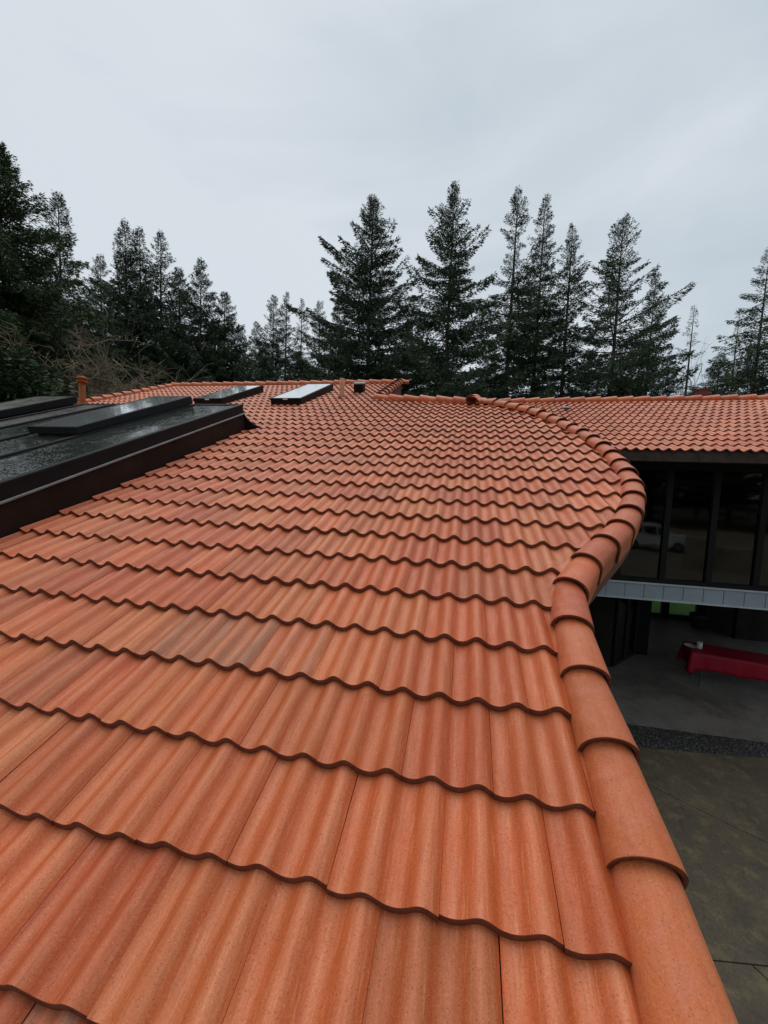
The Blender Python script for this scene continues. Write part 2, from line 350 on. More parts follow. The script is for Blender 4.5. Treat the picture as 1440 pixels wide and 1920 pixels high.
M_WHITE = simple('white_paper', (0.78, 0.78, 0.76), 0.7, 0.3, 0.0, 0.05)
M_POT = simple('dark_glazed_pot', (0.03, 0.034, 0.034), 0.4, 0.5)
M_CARWHITE = simple('white_car_paint', (0.62, 0.64, 0.66), 0.35, 0.5, 0.0, 0.04)
M_RUBBER = simple('tyre_rubber', (0.015, 0.015, 0.015), 0.85, 0.2)
M_STEEL = simple('table_leg_steel', (0.05, 0.05, 0.05), 0.45, 0.5)

# ------------------------------------------------------------------ roof frames
class Frame:
    def __init__(s, O, r, u, n):
        s.O, s.r, s.u, s.n = Vector(O), Vector(r), Vector(u), Vector(n)
        s.M = Matrix((s.r, s.u, s.n)).transposed().to_4x4()
    def __call__(s, a, b, c=0.0): return s.O + s.r * a + s.u * b + s.n * c
    def mat(s, a, b, c=0.0, rz=0.0, rx=0.0, ry=0.0):
        m = s.M.copy(); m.translation = s(a, b, c)
        return m @ Matrix.Rotation(rz, 4, 'Z') @ Matrix.Rotation(rx, 4, 'X') @ Matrix.Rotation(ry, 4, 'Y')
RA = Frame((0.088167, 0.444724, 2.960304), (0.980909, -0.194466, 0), (0.182635, 0.921235, 0.343469), (-0.066793, -0.336912, 0.939164))
th = rad(-14.7); s20 = rad(20)
r2 = Vector((math.cos(th), math.sin(th), 0)); f2 = Vector((-math.sin(th), math.cos(th), 0))
u2 = f2 * math.cos(s20) + Vector((0, 0, math.sin(s20))); n2v = r2.cross(u2)
RB = Frame(CAM - n2v * 1.8, r2, u2, n2v)

# ------------------------------------------------------------------ tiles
PW = 0.149; TW = 2 * PW; EXP = 0.34; TL = 0.415; AMP = 0.0188; TH = 0.0235; DROP = TH + 0.0030
def wave(x):
    p = 2 * math.pi * (x - 0.70 * PW) / PW
    return AMP * (math.cos(p) - 1) + AMP * 0.10 * (math.cos(2 * p) - 1)
def tile_geo(mb, xf, P, segs=24, xlo=None, xhi=None, ny=1, ylen=TL, rnd=0.0, at=None, gap=0.0005):
    """one interlocking two-wave tile; P maps local (x,y,z) to mesh space, xlo/xhi give cut sides as functions of y"""
    ys = [ylen * j / ny for j in range(ny + 1)]
    top = []
    for y in ys:
        a = gap if xlo is None else max(gap, xlo(y)); b = TW - gap if xhi is None else min(TW - gap, xhi(y))
        if b < a: b = a
        top.append([(a + (b - a) * i / segs, y, 0) for i in range(segs + 1)])
    def zt(x, y): return wave(x) - DROP * y / EXP
    nrow = segs + 1; vs = []; co = []; wv = []; pl = []
    for row in top:
        for (x, y, _) in row: vs.append((x, y, zt(x, y)))
    fs = [(j * nrow + i, j * nrow + i + 1, (j + 1) * nrow + i + 1, (j + 1) * nrow + i) for j in range(ny) for i in range(segs)]
    k0 = len(vs)
    # rounded lip, butt face
    for dy, dz in ((0.0, -0.0), (-0.0025, -0.003), (-0.003, -TH)):
        for (x, y, _) in top[0]: vs.append((x, dy, zt(x, 0) + dz))
    def strip(a, b, n=segs): return [(a + i, b + i, b + i + 1, a + i + 1) for i in range(n)]
    f_lip = strip(k0, k0 + nrow) ; f_butt = strip(k0 + nrow, k0 + 2 * nrow)
    # sides
    k1 = len(vs)
    for side in (0, -1):
        for j, y in enumerate(ys):
            x = top[j][side][0]; vs.append((x, y, zt(x, y))); vs.append((x, y, zt(x, y) - TH))
    m = ny + 1; f_side = []
    for q in (0, 1):
        b0 = k1 + q * 2 * m
        for j in range(ny):
            a = b0 + 2 * j; f_side.append((a, a + 2, a + 3, a + 1) if q == 0 else (a, a + 1, a + 3, a + 2))
    base = mb.add([P(*v) for v in vs], fs, 0, True)
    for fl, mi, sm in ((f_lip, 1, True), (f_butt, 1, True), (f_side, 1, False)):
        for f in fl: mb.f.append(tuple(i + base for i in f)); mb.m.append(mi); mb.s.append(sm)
    for (x, y, z) in vs:
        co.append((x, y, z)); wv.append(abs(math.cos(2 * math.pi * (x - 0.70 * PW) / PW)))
        pl.append(math.exp(-((x - 1.86 * PW) / 0.006) ** 2) + 0.6 * math.exp(-((x - 0.83 * PW) / 0.006) ** 2))
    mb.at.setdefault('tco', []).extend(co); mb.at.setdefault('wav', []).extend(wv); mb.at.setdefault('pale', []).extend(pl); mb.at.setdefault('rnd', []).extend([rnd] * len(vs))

def catmull(pts, n=12):
    P = [2 * np.array(pts[0]) - np.array(pts[1])] + [np.array(p, float) for p in pts] + [2 * np.array(pts[-1]) - np.array(pts[-2])]
    o = []
    for i in range(1, len(P) - 2):
        for t in np.linspace(0, 1, n, endpoint=False):
            a, b, c, d = P[i - 1], P[i], P[i + 1], P[i + 2]
            o.append(0.5 * ((2 * b) + (-a + c) * t + (2 * a - 5 * b + 4 * c - d) * t * t + (-a + 3 * b - 3 * c + d) * t ** 3))
    o.append(P[-2]); return np.array(o)
EDGE = catmull([(0.425, -0.75), (0.432, 0.10), (0.438, 0.42), (0.45, 0.712), (0.452, 1.152), (0.462, 1.553), (0.50, 1.92), (0.60, 2.20), (0.83, 2.566), (1.127, 3.036), (1.33, 3.50), (1.44, 3.88), (1.505, 4.355), (1.515, 5.20), (1.34, 6.2), (1.02, 7.22), (0.60, 7.9), (0.20, 8.36)])
def uR(v): return float(np.interp(v, EDGE[:, 1], EDGE[:, 0]))
def vTop(u):        # ridge line of the near house: high part on the left, lower part right of the stepped gable
    if u < -2.02: return 11.72 + (u + 9.4) / 7.4 * 0.25
    return 9.0 - (u + 2.02) * 0.255
DORM_U, DORM_V = -3.47, 5.80

HLOC = (0.0, 2.0, 0.0)
house = empty('house', HLOC, 'near house whose terracotta tiled roof fills the foreground, with dark dormer', 'house')
mb = MB()
def deck_poly(frame, poly, n0, n1):
    k = len(poly); vs = [frame(u, v, n0) for u, v in poly] + [frame(u, v, n1) for u, v in poly]
    mb.add(vs, [tuple(range(k - 1, -1, -1)), tuple(range(k, 2 * k))] + [(i, (i + 1) % k, k + (i + 1) % k, k + i) for i in range(k)])
ed = [(u + 0.03, v) for u, v in EDGE[::4]] + [(0.22, 8.36)]
deck_poly(RA, [(-9.35, -0.75)] + ed + [(-2.0, 8.95), (-2.0, 11.9), (-9.35, 11.65)], -0.16, -0.072)
# back slopes beyond both ridges
def back(frame, a, b, ln):
    (u0, v0), (u1, v1) = a, b
    A0, B0 = frame(u0, v0, -0.085), frame(u1, v1, -0.085); d = Vector((frame.u.x, frame.u.y, -frame.u.z)).normalized() * ln
    q = Vector((0, 0, -0.09))
    mb.add([A0, B0, B0 + d, A0 + d, A0 + q, B0 + q, B0 + d + q, A0 + d + q], [(0, 1, 2, 3), (7, 6, 5, 4), (0, 4, 5, 1), (1, 5, 6, 2), (2, 6, 7, 3), (3, 7, 4, 0)])
back(RA, (-9.35, 11.66), (-2.0, 11.91), 6.0); back(RA, (-1.98, 8.96), (0.2, 8.38), 2.6)
roof = part(mb.build('roof', M_DECK), house, HLOC)

WHOLE = None
SMUDGE = [(-1.27, 1.30, 0.5), (-1.05, 1.32, 0.62), (-0.80, 1.33, 0.35), (-0.80, 0.13, 0.8)]
def make_field(frame, root, rows, vfun, skip, clipL, clipR, topf, seed, limit=300):
    """rows: list of (row index, v of the butt); first `limit` nearest tiles become objects, the rest one stuff mesh"""
    global WHOLE
    rng = random.Random(seed); todo = []
    for k, v in rows:
        ph = -0.005 + (0 if k % 2 == 0 else PW)
        i0 = int(math.floor((clipL(v) - ph) / TW)) - 1; i1 = int(math.ceil((clipR(v) - ph) / TW)) + 2
        for i in range(i0, i1):
            u = ph + i * TW
            yl = min(TL, topf(u + TW / 2) - v)
            if yl < 0.05: continue
            L = [clipL(v + y) - u for y in (0, yl / 2, yl)]; R = [clipR(v + y) - u for y in (0, yl / 2, yl)]
            if min(L) > TW - 0.01 or max(R) < 0.01: continue
            if skip(u, v): continue
            cut = (max(L) > 0.0) or (min(R) < TW)
            p = frame(u + TW / 2, v + 0.15); d = (p - CAM).length
            todo.append((d, u, v, yl, cut))
    todo.sort(); bulk = MB()
    if WHOLE is None:
        WHOLE = []
        for segs in (32, 20):
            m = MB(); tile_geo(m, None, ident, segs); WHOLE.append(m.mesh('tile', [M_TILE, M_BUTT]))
    for q, (d, u, v, yl, cut) in enumerate(todo):
        jz = rng.uniform(-0.0012, 0.0018); rz = rng.uniform(-0.0045, 0.0045); ry = rng.uniform(-0.006, 0.006); rx = rng.uniform(-0.004, 0.002)
        dv = rng.uniform(-0.004, 0.004)
        Mx = frame.mat(u, v + dv, jz, rz, rx, ry)
        xl = (lambda y, u=u, v=v: clipL(v + y) - u) if cut else None
        xh = (lambda y, u=u, v=v: clipR(v + y) - u) if cut else None
        if q < limit:
            if cut or yl < TL - 1e-6:
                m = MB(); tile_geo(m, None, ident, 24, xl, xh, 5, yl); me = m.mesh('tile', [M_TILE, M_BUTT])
            else: me = WHOLE[0 if d < 3.2 else 1]
            o = link_obj('tile', me, root); o.matrix_basis = Mx
            for (su, sv, sa) in SMUDGE:
                if frame is RA and u <= su < u + TW and v <= sv < v + EXP: o.color = (1, 1, 1, 1 - sa)
        else:
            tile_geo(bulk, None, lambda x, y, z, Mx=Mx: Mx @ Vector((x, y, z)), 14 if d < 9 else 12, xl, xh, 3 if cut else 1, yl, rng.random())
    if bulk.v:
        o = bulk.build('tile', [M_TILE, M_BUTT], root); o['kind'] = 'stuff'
    return len(todo)
SKYL = [(-6.08, -5.37, 8.15, 10.15), (-4.21, -3.49, 8.15, 10.36)]
def skipA(u, v):
    if v < DORM_V - 0.2 and u + TW < DORM_U + 0.02: return True
    for a, b, c, d in SKYL:
        if u > a + 0.02 and u + TW < b - 0.02 and v > c + 0.15 and v + 0.34 < d: return True
    return False
nA = make_field(RA, roof, [(k, 0.494 + EXP * k + (0.042 if k < 0 else (0.012 if k == 0 else 0.0))) for k in range(-3, 36)], None, skipA,
           lambda v: (DORM_U + 0.012 if v < DORM_V - 0.02 else -9.36), lambda v: uR(v) + 0.02, vTop, 11)

# half-round trim tiles
def barrel_mesh(name, a0=0.099, a1=0.083, b0=0.090, b1=0.074, L=0.40, leg=0.11, seg=16, th=0.015, legs=1, base=-0.045, drop=0.021):
    m = MB(); rows = []
    for (y, a, b, dz) in ((0.0, a0, b0, 0.0), (L, a1, b1, -drop)):
        ring = []
        if legs == 2: ring.append((-a, y, base - leg + dz))
        for i in range(seg + 1):
            t = math.pi * (1 - i / seg); ring.append((a * math.cos(t), y, base + b * math.sin(t) ** 0.85 + dz))
        if legs >= 1: ring.append((a, y, base - leg + dz))
        rows.append(ring)
    n = len(rows[0]); vs = rows[0] + rows[1]
    inner = []
    for i, (x, y, z) in enumerate(rows[0]):
        k = max(0.0, (a0 - th) / a0); inner.append((x * k, -0.002, base + (z - base) * ((b0 - th) / b0) if z > base else z))
    lip = [(x, -0.003, z) for x, y, z in rows[0]]; inn = [(x, -0.003, z) for x, y, z in inner]
    inn2 = [(x, 0.06, z) for x, y, z in inner]
    fs = [(i, i + 1, n + i + 1, n + i) for i in range(n - 1)]
    m.add(vs, fs, 0, True)
    b2 = m.add(rows[0] + lip + inn + inn2, [], 0)
    for q in range(3):
        for i in range(n - 1):
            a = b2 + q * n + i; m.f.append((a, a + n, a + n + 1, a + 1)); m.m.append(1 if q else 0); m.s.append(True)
    allv = vs + rows[0] + lip + inn + inn2
    m.at = {'tco': [(x * 1.0, y, z) for x, y, z in allv], 'wav': [0.42] * len(allv), 'pale': [0.0] * len(allv), 'rnd': [0.0] * len(allv), 'cap': [1.0] * len(allv)}
    return m.mesh(name, [M_TILE, M_BUTT])
RAKE_ME = barrel_mesh('rake_tile', leg=0.10)
RIDGE_ME = barrel_mesh('ridge_tile', a0=0.115, a1=0.095, b0=0.088, b1=0.070, L=0.44, leg=0.03, legs=2, base=-0.03, th=0.02, drop=0.034)
def along(path, step, start=0.0):
    d = np.r_[0, np.cumsum(np.linalg.norm(np.diff(path, axis=0), axis=1))]
    s = start
    while s < d[-1] - 0.12:
        e = min(s + step, d[-1])
        yield np.array([np.interp(s, d, path[:, 0]), np.interp(s, d, path[:, 1])]), np.array([np.interp(e, d, path[:, 0]), np.interp(e, d, path[:, 1])])
        s += step
def lay(frame, me, path, step, parent, name, start=0.0, lift=0.0, mirror=False, seed=1, rise=None):
    rng = random.Random(seed)
    for p, q in along(path, step, start):
        t = q - p; ang = math.atan2(t[1], t[0]) - math.pi / 2
        o = link_obj(name, me, parent)
        dj = rng.uniform(-0.010, 0.010)
        o.matrix_basis = frame.mat(p[0] - dj * math.sin(ang), p[1] + dj * math.cos(ang), lift + (rise(p[1]) if rise else 0) + rng.uniform(-0.003, 0.003), ang + rng.uniform(-0.022, 0.022), 0.0, rng.uniform(-0.02, 0.02))
        if mirror: o.matrix_basis = o.matrix_basis @ Matrix.Scale(-1, 4, (1, 0, 0))
def offset(path, d):
    t = np.gradient(path, axis=0); t /= np.linalg.norm(t, axis=1)[:, None]
    return path + np.c_[t[:, 1], -t[:, 0]] * d
CEN = offset(EDGE, 0.088)
# butts sit at v = 0.36, 0.70, 1.02 ... like the courses
cd = np.r_[0, np.cumsum(np.linalg.norm(np.diff(CEN, axis=0), axis=1))]
s0 = float(np.interp(0.376, CEN[:, 1], cd)) - 3 * 0.33
lay(RA, RAKE_ME, CEN, 0.33, roof, 'rake_tile', s0, 0.004, seed=5, rise=lambda v: 0.040 * min(1.0, max(0.0, (v - 4.6) / 2.4)))
rl = np.array([(-9.36, vTop(-9.36)), (-1.88, vTop(-2.1) + 0.02)]); rl = rl[::-1]
lay(RA, RIDGE_ME, rl[::-1], 0.36, roof, 'ridge_tile', 0.0, 0.030, seed=6)
lay(RA, RIDGE_ME, np.array([(-2.05, 8.98), (0.12, 8.44)]), 0.36, roof, 'ridge_tile', 0.0, 0.03, seed=7)
lay(RA, RIDGE_ME, np.array([(-9.37, 5.9), (-9.37, 11.7)]), 0.34, roof, 'rake_tile', 0.0, 0.03, seed=8)
lay(RA, RIDGE_ME, np.array([(-1.98, 9.05), (-1.98, 12.0)]), 0.34, roof, 'rake_tile', 0.0, 0.055, seed=9)
for (u, v, n_, rz) in ((0.06, 8.20, 0.075, -0.25), (0.05, 8.34, 0.085, -0.2), (0.10, 8.22, 0.04, -0.5)):
    o = link_obj('ridge_tile', RIDGE_ME, roof); o.matrix_basis = RA.mat(u, v, n_, rz)

# boards below the cut edge, walls of the near house
m = MB(); pa = offset(EDGE, 0.155); pb = offset(EDGE, 0.115)
for i in range(0, len(EDGE) - 5, 4):
    a, b = i, i + 4
    q = []
    for P2, (n0, n1) in ((pa, (-0.30, -0.10)), (pb, (-0.30, -0.10))):
        for j in (a, b):
            for nn_ in (n0, n1): q.append(RA(P2[j][0], P2[j][1], nn_))
    m.add(q, [(0, 2, 3, 1), (4, 5, 7, 6), (0, 4, 6, 2), (1, 3, 7, 5), (0, 1, 5, 4), (2, 6, 7, 3)])
part(m.build('fascia', M_SOFFIT), house, HLOC)
m = MB()
ins = offset(EDGE, -0.30)
pts = [RA(u, v, -0.25) for u, v in ins[::6]]
for i in range(len(pts) - 1):
    p, q = pts[i], pts[i + 1]
    m.add([(p.x, p.y, 0), (q.x, q.y, 0), (q.x, q.y, q.z), (p.x, p.y, p.z)], [(0, 1, 2, 3)])
for (a, b) in (((-9.2, -0.6), (0.1, -0.6)), ((-9.2, 11.4), (-9.2, -0.6))):
    p, q = RA(*a, -0.2), RA(*b, -0.2)
    m.add([(p.x, p.y, 0), (q.x, q.y, 0), (q.x, q.y, q.z), (p.x, p.y, p.z)], [(0, 1, 2, 3)])
part(m.build('wall', M_STUCCO), house, HLOC)
# gable end of the high part, seen under the stepped rake
m = MB()
a, b = RA(-1.93, 8.7, -0.02), RA(-1.93, 11.9, -0.02); c2_, d2_ = RA(-2.05, 8.7, -0.02), RA(-2.05, 11.9, -0.02); dn = Vector((0, 0, -1.4))
m.add([a, b, b + dn, a + dn, c2_, d2_, d2_ + dn, c2_ + dn], [(0, 1, 2, 3), (7, 6, 5, 4), (0, 4, 5, 1), (2, 6, 7, 3), (0, 3, 7, 4), (1, 5, 6, 2)])
part(m.build('gable_wall', M_REDWALL), house, HLOC)

# ------------------------------------------------------------------ dormer with glazed roof
DT = 0.36
m = MB()
m.box(RA, -9.2, DORM_U - 0.012, -0.9, DORM_V - 0.012, -0.07, DT - 0.13)
dorm = part(m.build('dormer', M_DBROWN), house, HLOC)
m = MB()
m.bevbox(RA, -9.2, DORM_U, -0.9, DORM_V, DT - 0.128, DT - 0.012, 0.006)
m.build('dormer_trim', M_BLACK, dorm)
m = MB(); m.bevbox(RA, DORM_U - 0.02, DORM_U + 0.016, -0.9, DORM_V + 0.01, DT - 0.140, DT - 0.122, 0.004)
m.build('drip_edge_lit_strip', M_EDGE, dorm)  # strip coloured paler to paint in the light its edge catches
m = MB(); m.bevbox(RA, DORM_U - 0.05, DORM_U + 0.008, -0.9, DORM_V + 0.008, DT - 0.02, DT + 0.014, 0.006)
m.bevbox(RA, -9.2, DORM_U - 0.052, DORM_V - 0.045, DORM_V + 0.008, DT - 0.02, DT + 0.014, 0.006)
m.build('edge_trim', M_BLACK, dorm)
ribs = [-4.29, -5.06, -5.83, -6.42, -7.42, -8.2]
lo = DORM_U - 0.055
for i, rr in enumerate(ribs + [-9.2]):
    m = MB(); m.box(RA, rr + 0.022, lo, -0.88, DORM_V - 0.05, DT - 0.011, DT + 0.001 + 0.0015 * (i % 2))
    m.build('glass_panel', M_WETGLASS if i < 3 else M_BROWNROOF, dorm)
    lo = rr - 0.022
    if i < len(ribs):
        m = MB(); m.bevbox(RA, rr - 0.018, rr + 0.018, -0.88, DORM_V - 0.05, DT - 0.01, DT + 0.026, 0.008)
        m.build('rib', M_BLACK, dorm)
# curled metal flashing at the upper corner
m = MB(); K = 8
for vv in (DORM_V - 0.01, DORM_V + 0.006):
    m.v.append(tuple(RA(DORM_U - 0.03, vv, -0.06)))
    for i in range(K + 1):
        t = i / K; m.v.append(tuple(RA(DORM_U - 0.03 + 0.26 * t ** 2.0, vv + 0.05 * t, DT - 0.02 - (DT - 0.02) * (1 - (1 - t) ** 1.5) + 0.012)))
n = K + 2
m.f = [tuple(range(n - 1, -1, -1)), tuple(range(n, 2 * n))] + [(i, (i + 1) % n, n + (i + 1) % n, n + i) for i in range(n)]
m.m = [0] * len(m.f); m.s = [False] * len(m.f)
m.build('flashing', M_BLACK, dorm)

def skylight(u0, u1, v0, v1, nb, hgt, glass, curb, sticker=False, flare=0.0, label=None):
    m = MB()
    fr = 0.042
    m.box(RA, u0 + flare, u1 - flare, v0 + flare, v1 - flare, nb - 0.10, nb + curb)
    root = part(m.build('skylight', M_BLACK), house, HLOC)
    if label: root['label'] = label
    rise = 0.04 if hgt > 0 else 0
    PT = lambda u, v, n: RA(u, v, n + (rise * (v - v0) / (v1 - v0) - 0.4 * rise if n > nb + curb + 0.004 else 0))
    m = MB(); e = [(u0, u1, v0, v0 + fr), (u0, u1, v1 - fr, v1), (u0, u0 + fr, v0 + fr, v1 - fr), (u1 - fr, u1, v0 + fr, v1 - fr)]
    for a, b, c, d in e: m.bevbox(PT, a, b, c, d, nb + curb + 0.002, nb + hgt, 0.006)
    m.build('frame', M_BLACK, root)
    m = MB(); m.box(PT, u0 + fr - 0.004, u1 - fr + 0.004, v0 + fr - 0.004, v1 - fr + 0.004, nb + hgt - 0.03, nb + hgt - 0.004)
    m.build('pane', glass, root)
    if sticker:
        m = MB(); cu = u0 + (u1 - u0) * 0.5
        m.box(RA, cu - 0.055, cu + 0.05, v0 - 0.003, v0 + 0.002, nb + curb + 0.008, nb + hgt - 0.02); m.build('sticker', M_STICKER, root)
    return root
skylight(-4.95, -4.27, 3.65, 5.70, DT, 0.13, M_SKYGLASS, 0.035, False, 0.05, 'black framed skylight raised on the dark dormer roof')
skylight(-7.30, -6.50, 3.60, 5.74, DT, 0.13, M_BROWNROOF, 0.035, False, 0.05, 'farther black skylight on the dormer roof beside the rusty vent pipe')
skylight(*SKYL[0], 0.0, 0.13, M_SKYGLASS, 0.07, True, 0.01, 'left black framed skylight set in the roof tiles')
skylight(*SKYL[1], 0.0, 0.13, M_SKYGLASS, 0.07, True, 0.01, 'right black framed skylight set in the roof tiles')

# vents through the roof
def vent_pipe(u, v, r, h, mat, cap, nm='vent_pipe', label=None):
    b = RA(u, v, -0.08); m = MB(); m.lathe(b, [(r, 0), (r, h + 0.08), (r * 0.8, h + 0.085), (0.001, h + 0.085)], 18)
    o = part(m.build(nm, mat), house, HLOC)
    if label: o['label'] = label
    m = MB(); m.lathe(b, [(r * 1.45, 0.05), (r * 1.25, 0.10), (r * 1.02, 0.13)], 18); m.build('collar', mat, o)
    if cap:
        m = MB(); z = h - 0.06
        m.lathe(b, [(r * 1.2, z), (r * 1.6, z + 0.02), (r * 1.6, z + 0.05), (r * 1.15, z + 0.052), (r * 1.15, z + 0.075), (r * 1.6, z + 0.077), (r * 1.6, z + 0.11), (r * 1.45, z + 0.135), (r * 0.8, z + 0.155), (0.001, z + 0.16)], 22)
        m.build('cap', mat, o)
vent_pipe(-9.0, 8.02, 0.068, 0.64, M_RUST, True, label='rust coloured capped vent pipe behind the dormer')
vent_pipe(-2.93, 9.22, 0.058, 0.40, M_WOODPOST, False, label='plain tan vent pipe near the ridge')
m = MB(); m.bevbox(RA, -2.84, -2.60, 10.0, 10.24, -0.03, 0.17, 0.02)
bv = part(m.build('roof_vent', M_BLACK), house, HLOC)
m = MB(); m.bevbox(RA, -2.86, -2.58, 9.97, 10.26, 0.172, 0.20, 0.015); m.build('cap', M_EDGE, bv)

# ------------------------------------------------------------------ the wing across the courtyard
WLOC = (6.0, 9.0, 0.0)
wing = empty('house_wing', WLOC, 'two storey wing with dark glass wall and blue grey panel band above an open patio', 'house')
t5 = rad(-10.5)
WF = Frame((4.8, 6.75, 0), (math.cos(t5), math.sin(t5), 0), (-math.sin(t5), math.cos(t5), 0), (0, 0, 1))   # s along, t into, z up
EV, NR = 6.88, 14; EXB = 0.333; RV = EV + NR * EXB + 0.03
mb = MB(); deck_poly(RB, [(-1.2, EV + 0.06), (12.5, EV + 0.06), (12.5, RV), (-1.2, RV)], -0.16, -0.072); back(RB, (-1.2, RV), (12.5, RV), 5.0)
roof2 = part(mb.build('roof', M_DECK), wing, WLOC)
EXP_A = EXP
make_field(RB, roof2, [(k, EV + EXB * k) for k in range(NR)], None, lambda u, v: False, lambda v: 0.4 if v < 9.5 else -1.0, lambda v: 11.5, lambda u: RV, 23)
lay(RB, RIDGE_ME, np.array([(11.5, RV + 0.02), (-1.2, RV + 0.02)]), 0.37, roof2, 'ridge_tile', 0.0, 0.030, seed=15)
m = MB(); m.bevbox(RB, 1.57, 1.76, 10.40, 10.56, -0.04, 0.018, 0.012); part(m.build('roof_vent', M_LEAD), wing, WLOC)
m = MB(); cb = RB(5.0, RV + 0.35, -0.1); m.box(lambda a, b, c: cb + r2 * a + f2 * b + Vector((0, 0, c)), -0.12, 0.12, -0.12, 0.12, 0, 0.235)
m.box(lambda a, b, c: cb + r2 * a + f2 * b + Vector((0, 0, c)), -0.135, 0.135, -0.135, 0.135, 0.236, 0.262)
part(m.build('chimney', M_REDWALL), wing, WLOC)
# eave fascia boards and soffit
ev0 = RB(0, EV, 0)
def EF(a, b, c): return Vector((ev0.x, ev0.y, 0)) + r2 * a + f2 * b + Vector((0, 0, c))
xs = [-0.6, 3.05, 5.4, 8.0, 11.5]
for a, b in zip(xs[:-1], xs[1:]):
    m = MB(); m.box(EF, a + 0.002, b - 0.002, 0.045, 0.085, 4.655, 4.825); part(m.build('fascia', M_FASCIA), wing, WLOC)
m = MB(); m.box(EF, -0.6, 11.5, 0.087, 1.0, 4.668, 4.69); part(m.build('soffit', M_FASCIA), wing, WLOC)
# glass wall of the upper floor
S0, S1 = -2.09, 6.4
m = MB()
m.box(WF, S0, S1, 0.0, 0.09, 4.555, 4.666); m.box(WF, S0, S1, -0.01, 0.10, 2.605, 2.675)
win = part(m.build('window', M_FRAME), wing, WLOC)
mul = [0.03 + 0.703 * i for i in range(-3, 10)]
for i, s in enumerate(mul):
    m = MB(); m.box(WF, s - 0.045, s + 0.045, 0.003, 0.09, 2.676, 4.554); m.build('mullion', M_FRAME, win)
    if i:
        p = mul[i - 1]
        m = MB(); m.box(WF, p + 0.046, s - 0.046, 0.042, 0.05, 2.677, 4.553); m.build('pane', M_PANE, win)
# panel band
m = MB(); m.box(WF, S0, S1, -0.018, 0.10, 2.575, 2.604); m.box(WF, S0, S1, -0.035, 0.10, 2.298, 2.33); m.box(WF, S0, S1, 0.02, 0.10, 2.331, 2.574)
band = part(m.build('panel_band', M_PANELEDGE), wing, WLOC)
for i in range(-6, 21):
    s = 0.07 + 0.305 * i
    m = MB(); m.box(WF, s + 0.006, s + 0.299, 0.0, 0.019, 2.332, 2.573); m.build('panel', M_PANEL, band)
# rooms
m = MB()
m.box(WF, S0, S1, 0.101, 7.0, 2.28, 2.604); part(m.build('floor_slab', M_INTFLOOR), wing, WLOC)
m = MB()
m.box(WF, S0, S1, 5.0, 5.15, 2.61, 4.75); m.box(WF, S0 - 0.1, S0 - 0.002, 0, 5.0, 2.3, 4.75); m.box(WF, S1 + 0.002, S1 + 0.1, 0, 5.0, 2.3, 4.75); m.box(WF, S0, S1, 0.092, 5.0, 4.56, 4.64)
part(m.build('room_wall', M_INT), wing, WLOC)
# ground floor: far window wall, side wall, posts, glass door
m = MB()
m.box(WF, 2.35, 2.62, 6.85, 6.98, 0.0, 2.27); m.box(WF, 3.33, 3.54, 6.85, 6.98, 0.131, 2.27); m.box(WF, 2.62, 4.36, 6.83, 7.0, 0.004, 0.13); m.box(WF, 4.36, 4.62, 6.85, 6.98, 0.0, 2.27)
fw = part(m.build('window', M_FRAME), wing, WLOC)
for a, b in ((2.622, 3.328), (3.542, 4.358)):
    m = MB(); m.box(WF, a, b, 6.91, 6.918, 0.132, 2.27); m.build('pane', M_CLEAR, fw)
m = MB()
m.box(WF, -2.0, 2.348, 6.85, 7.0, 0.0, 2.27)
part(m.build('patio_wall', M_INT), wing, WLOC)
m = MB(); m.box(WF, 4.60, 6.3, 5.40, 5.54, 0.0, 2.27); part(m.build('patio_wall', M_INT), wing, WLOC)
m = MB(); m.box(WF, 4.625, 4.74, 5.55, 6.95, 0.0, 2.27); part(m.build('side_panel', M_GREYWALL), wing, WLOC)
A, B = Vector((0.30, 2.42, 0)), Vector((1.16, 3.36, 0)); dv_ = (B - A); dl = dv_.length; dv_.normalize(); pv = Vector((-dv_.y, dv_.x, 0))
def DF(a, b, c):
    q = A + dv_ * a + pv * b; return WF(q.x, q.y, c)
m = MB()
for a, b in ((0, 0.12), (dl * 0.5 - 0.06, dl * 0.5 + 0.06), (dl - 0.12, dl)): m.box(DF, a, b, 0, 0.06, 0.101, 2.15)
m.box(DF, 0, dl, 0, 0.06, 0.004, 0.1); m.box(DF, 0, dl, 0, 0.06, 2.151, 2.27)
door = part(m.build('door', M_FRAME), wing, WLOC)
for a, b in ((0.121, dl * 0.5 - 0.061), (dl * 0.5 + 0.061, dl - 0.121)):
    m = MB(); m.box(DF, a, b, 0.025, 0.033, 0.102, 2.149); m.build('pane', M_PANE, door)
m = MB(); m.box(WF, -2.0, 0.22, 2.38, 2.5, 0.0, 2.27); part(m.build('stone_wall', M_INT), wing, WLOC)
m = MB(); m.box(WF, 1.17, 1.45, 3.4, 5.6, 0.0, 2.27); part(m.build('post', M_FRAME), wing, WLOC)

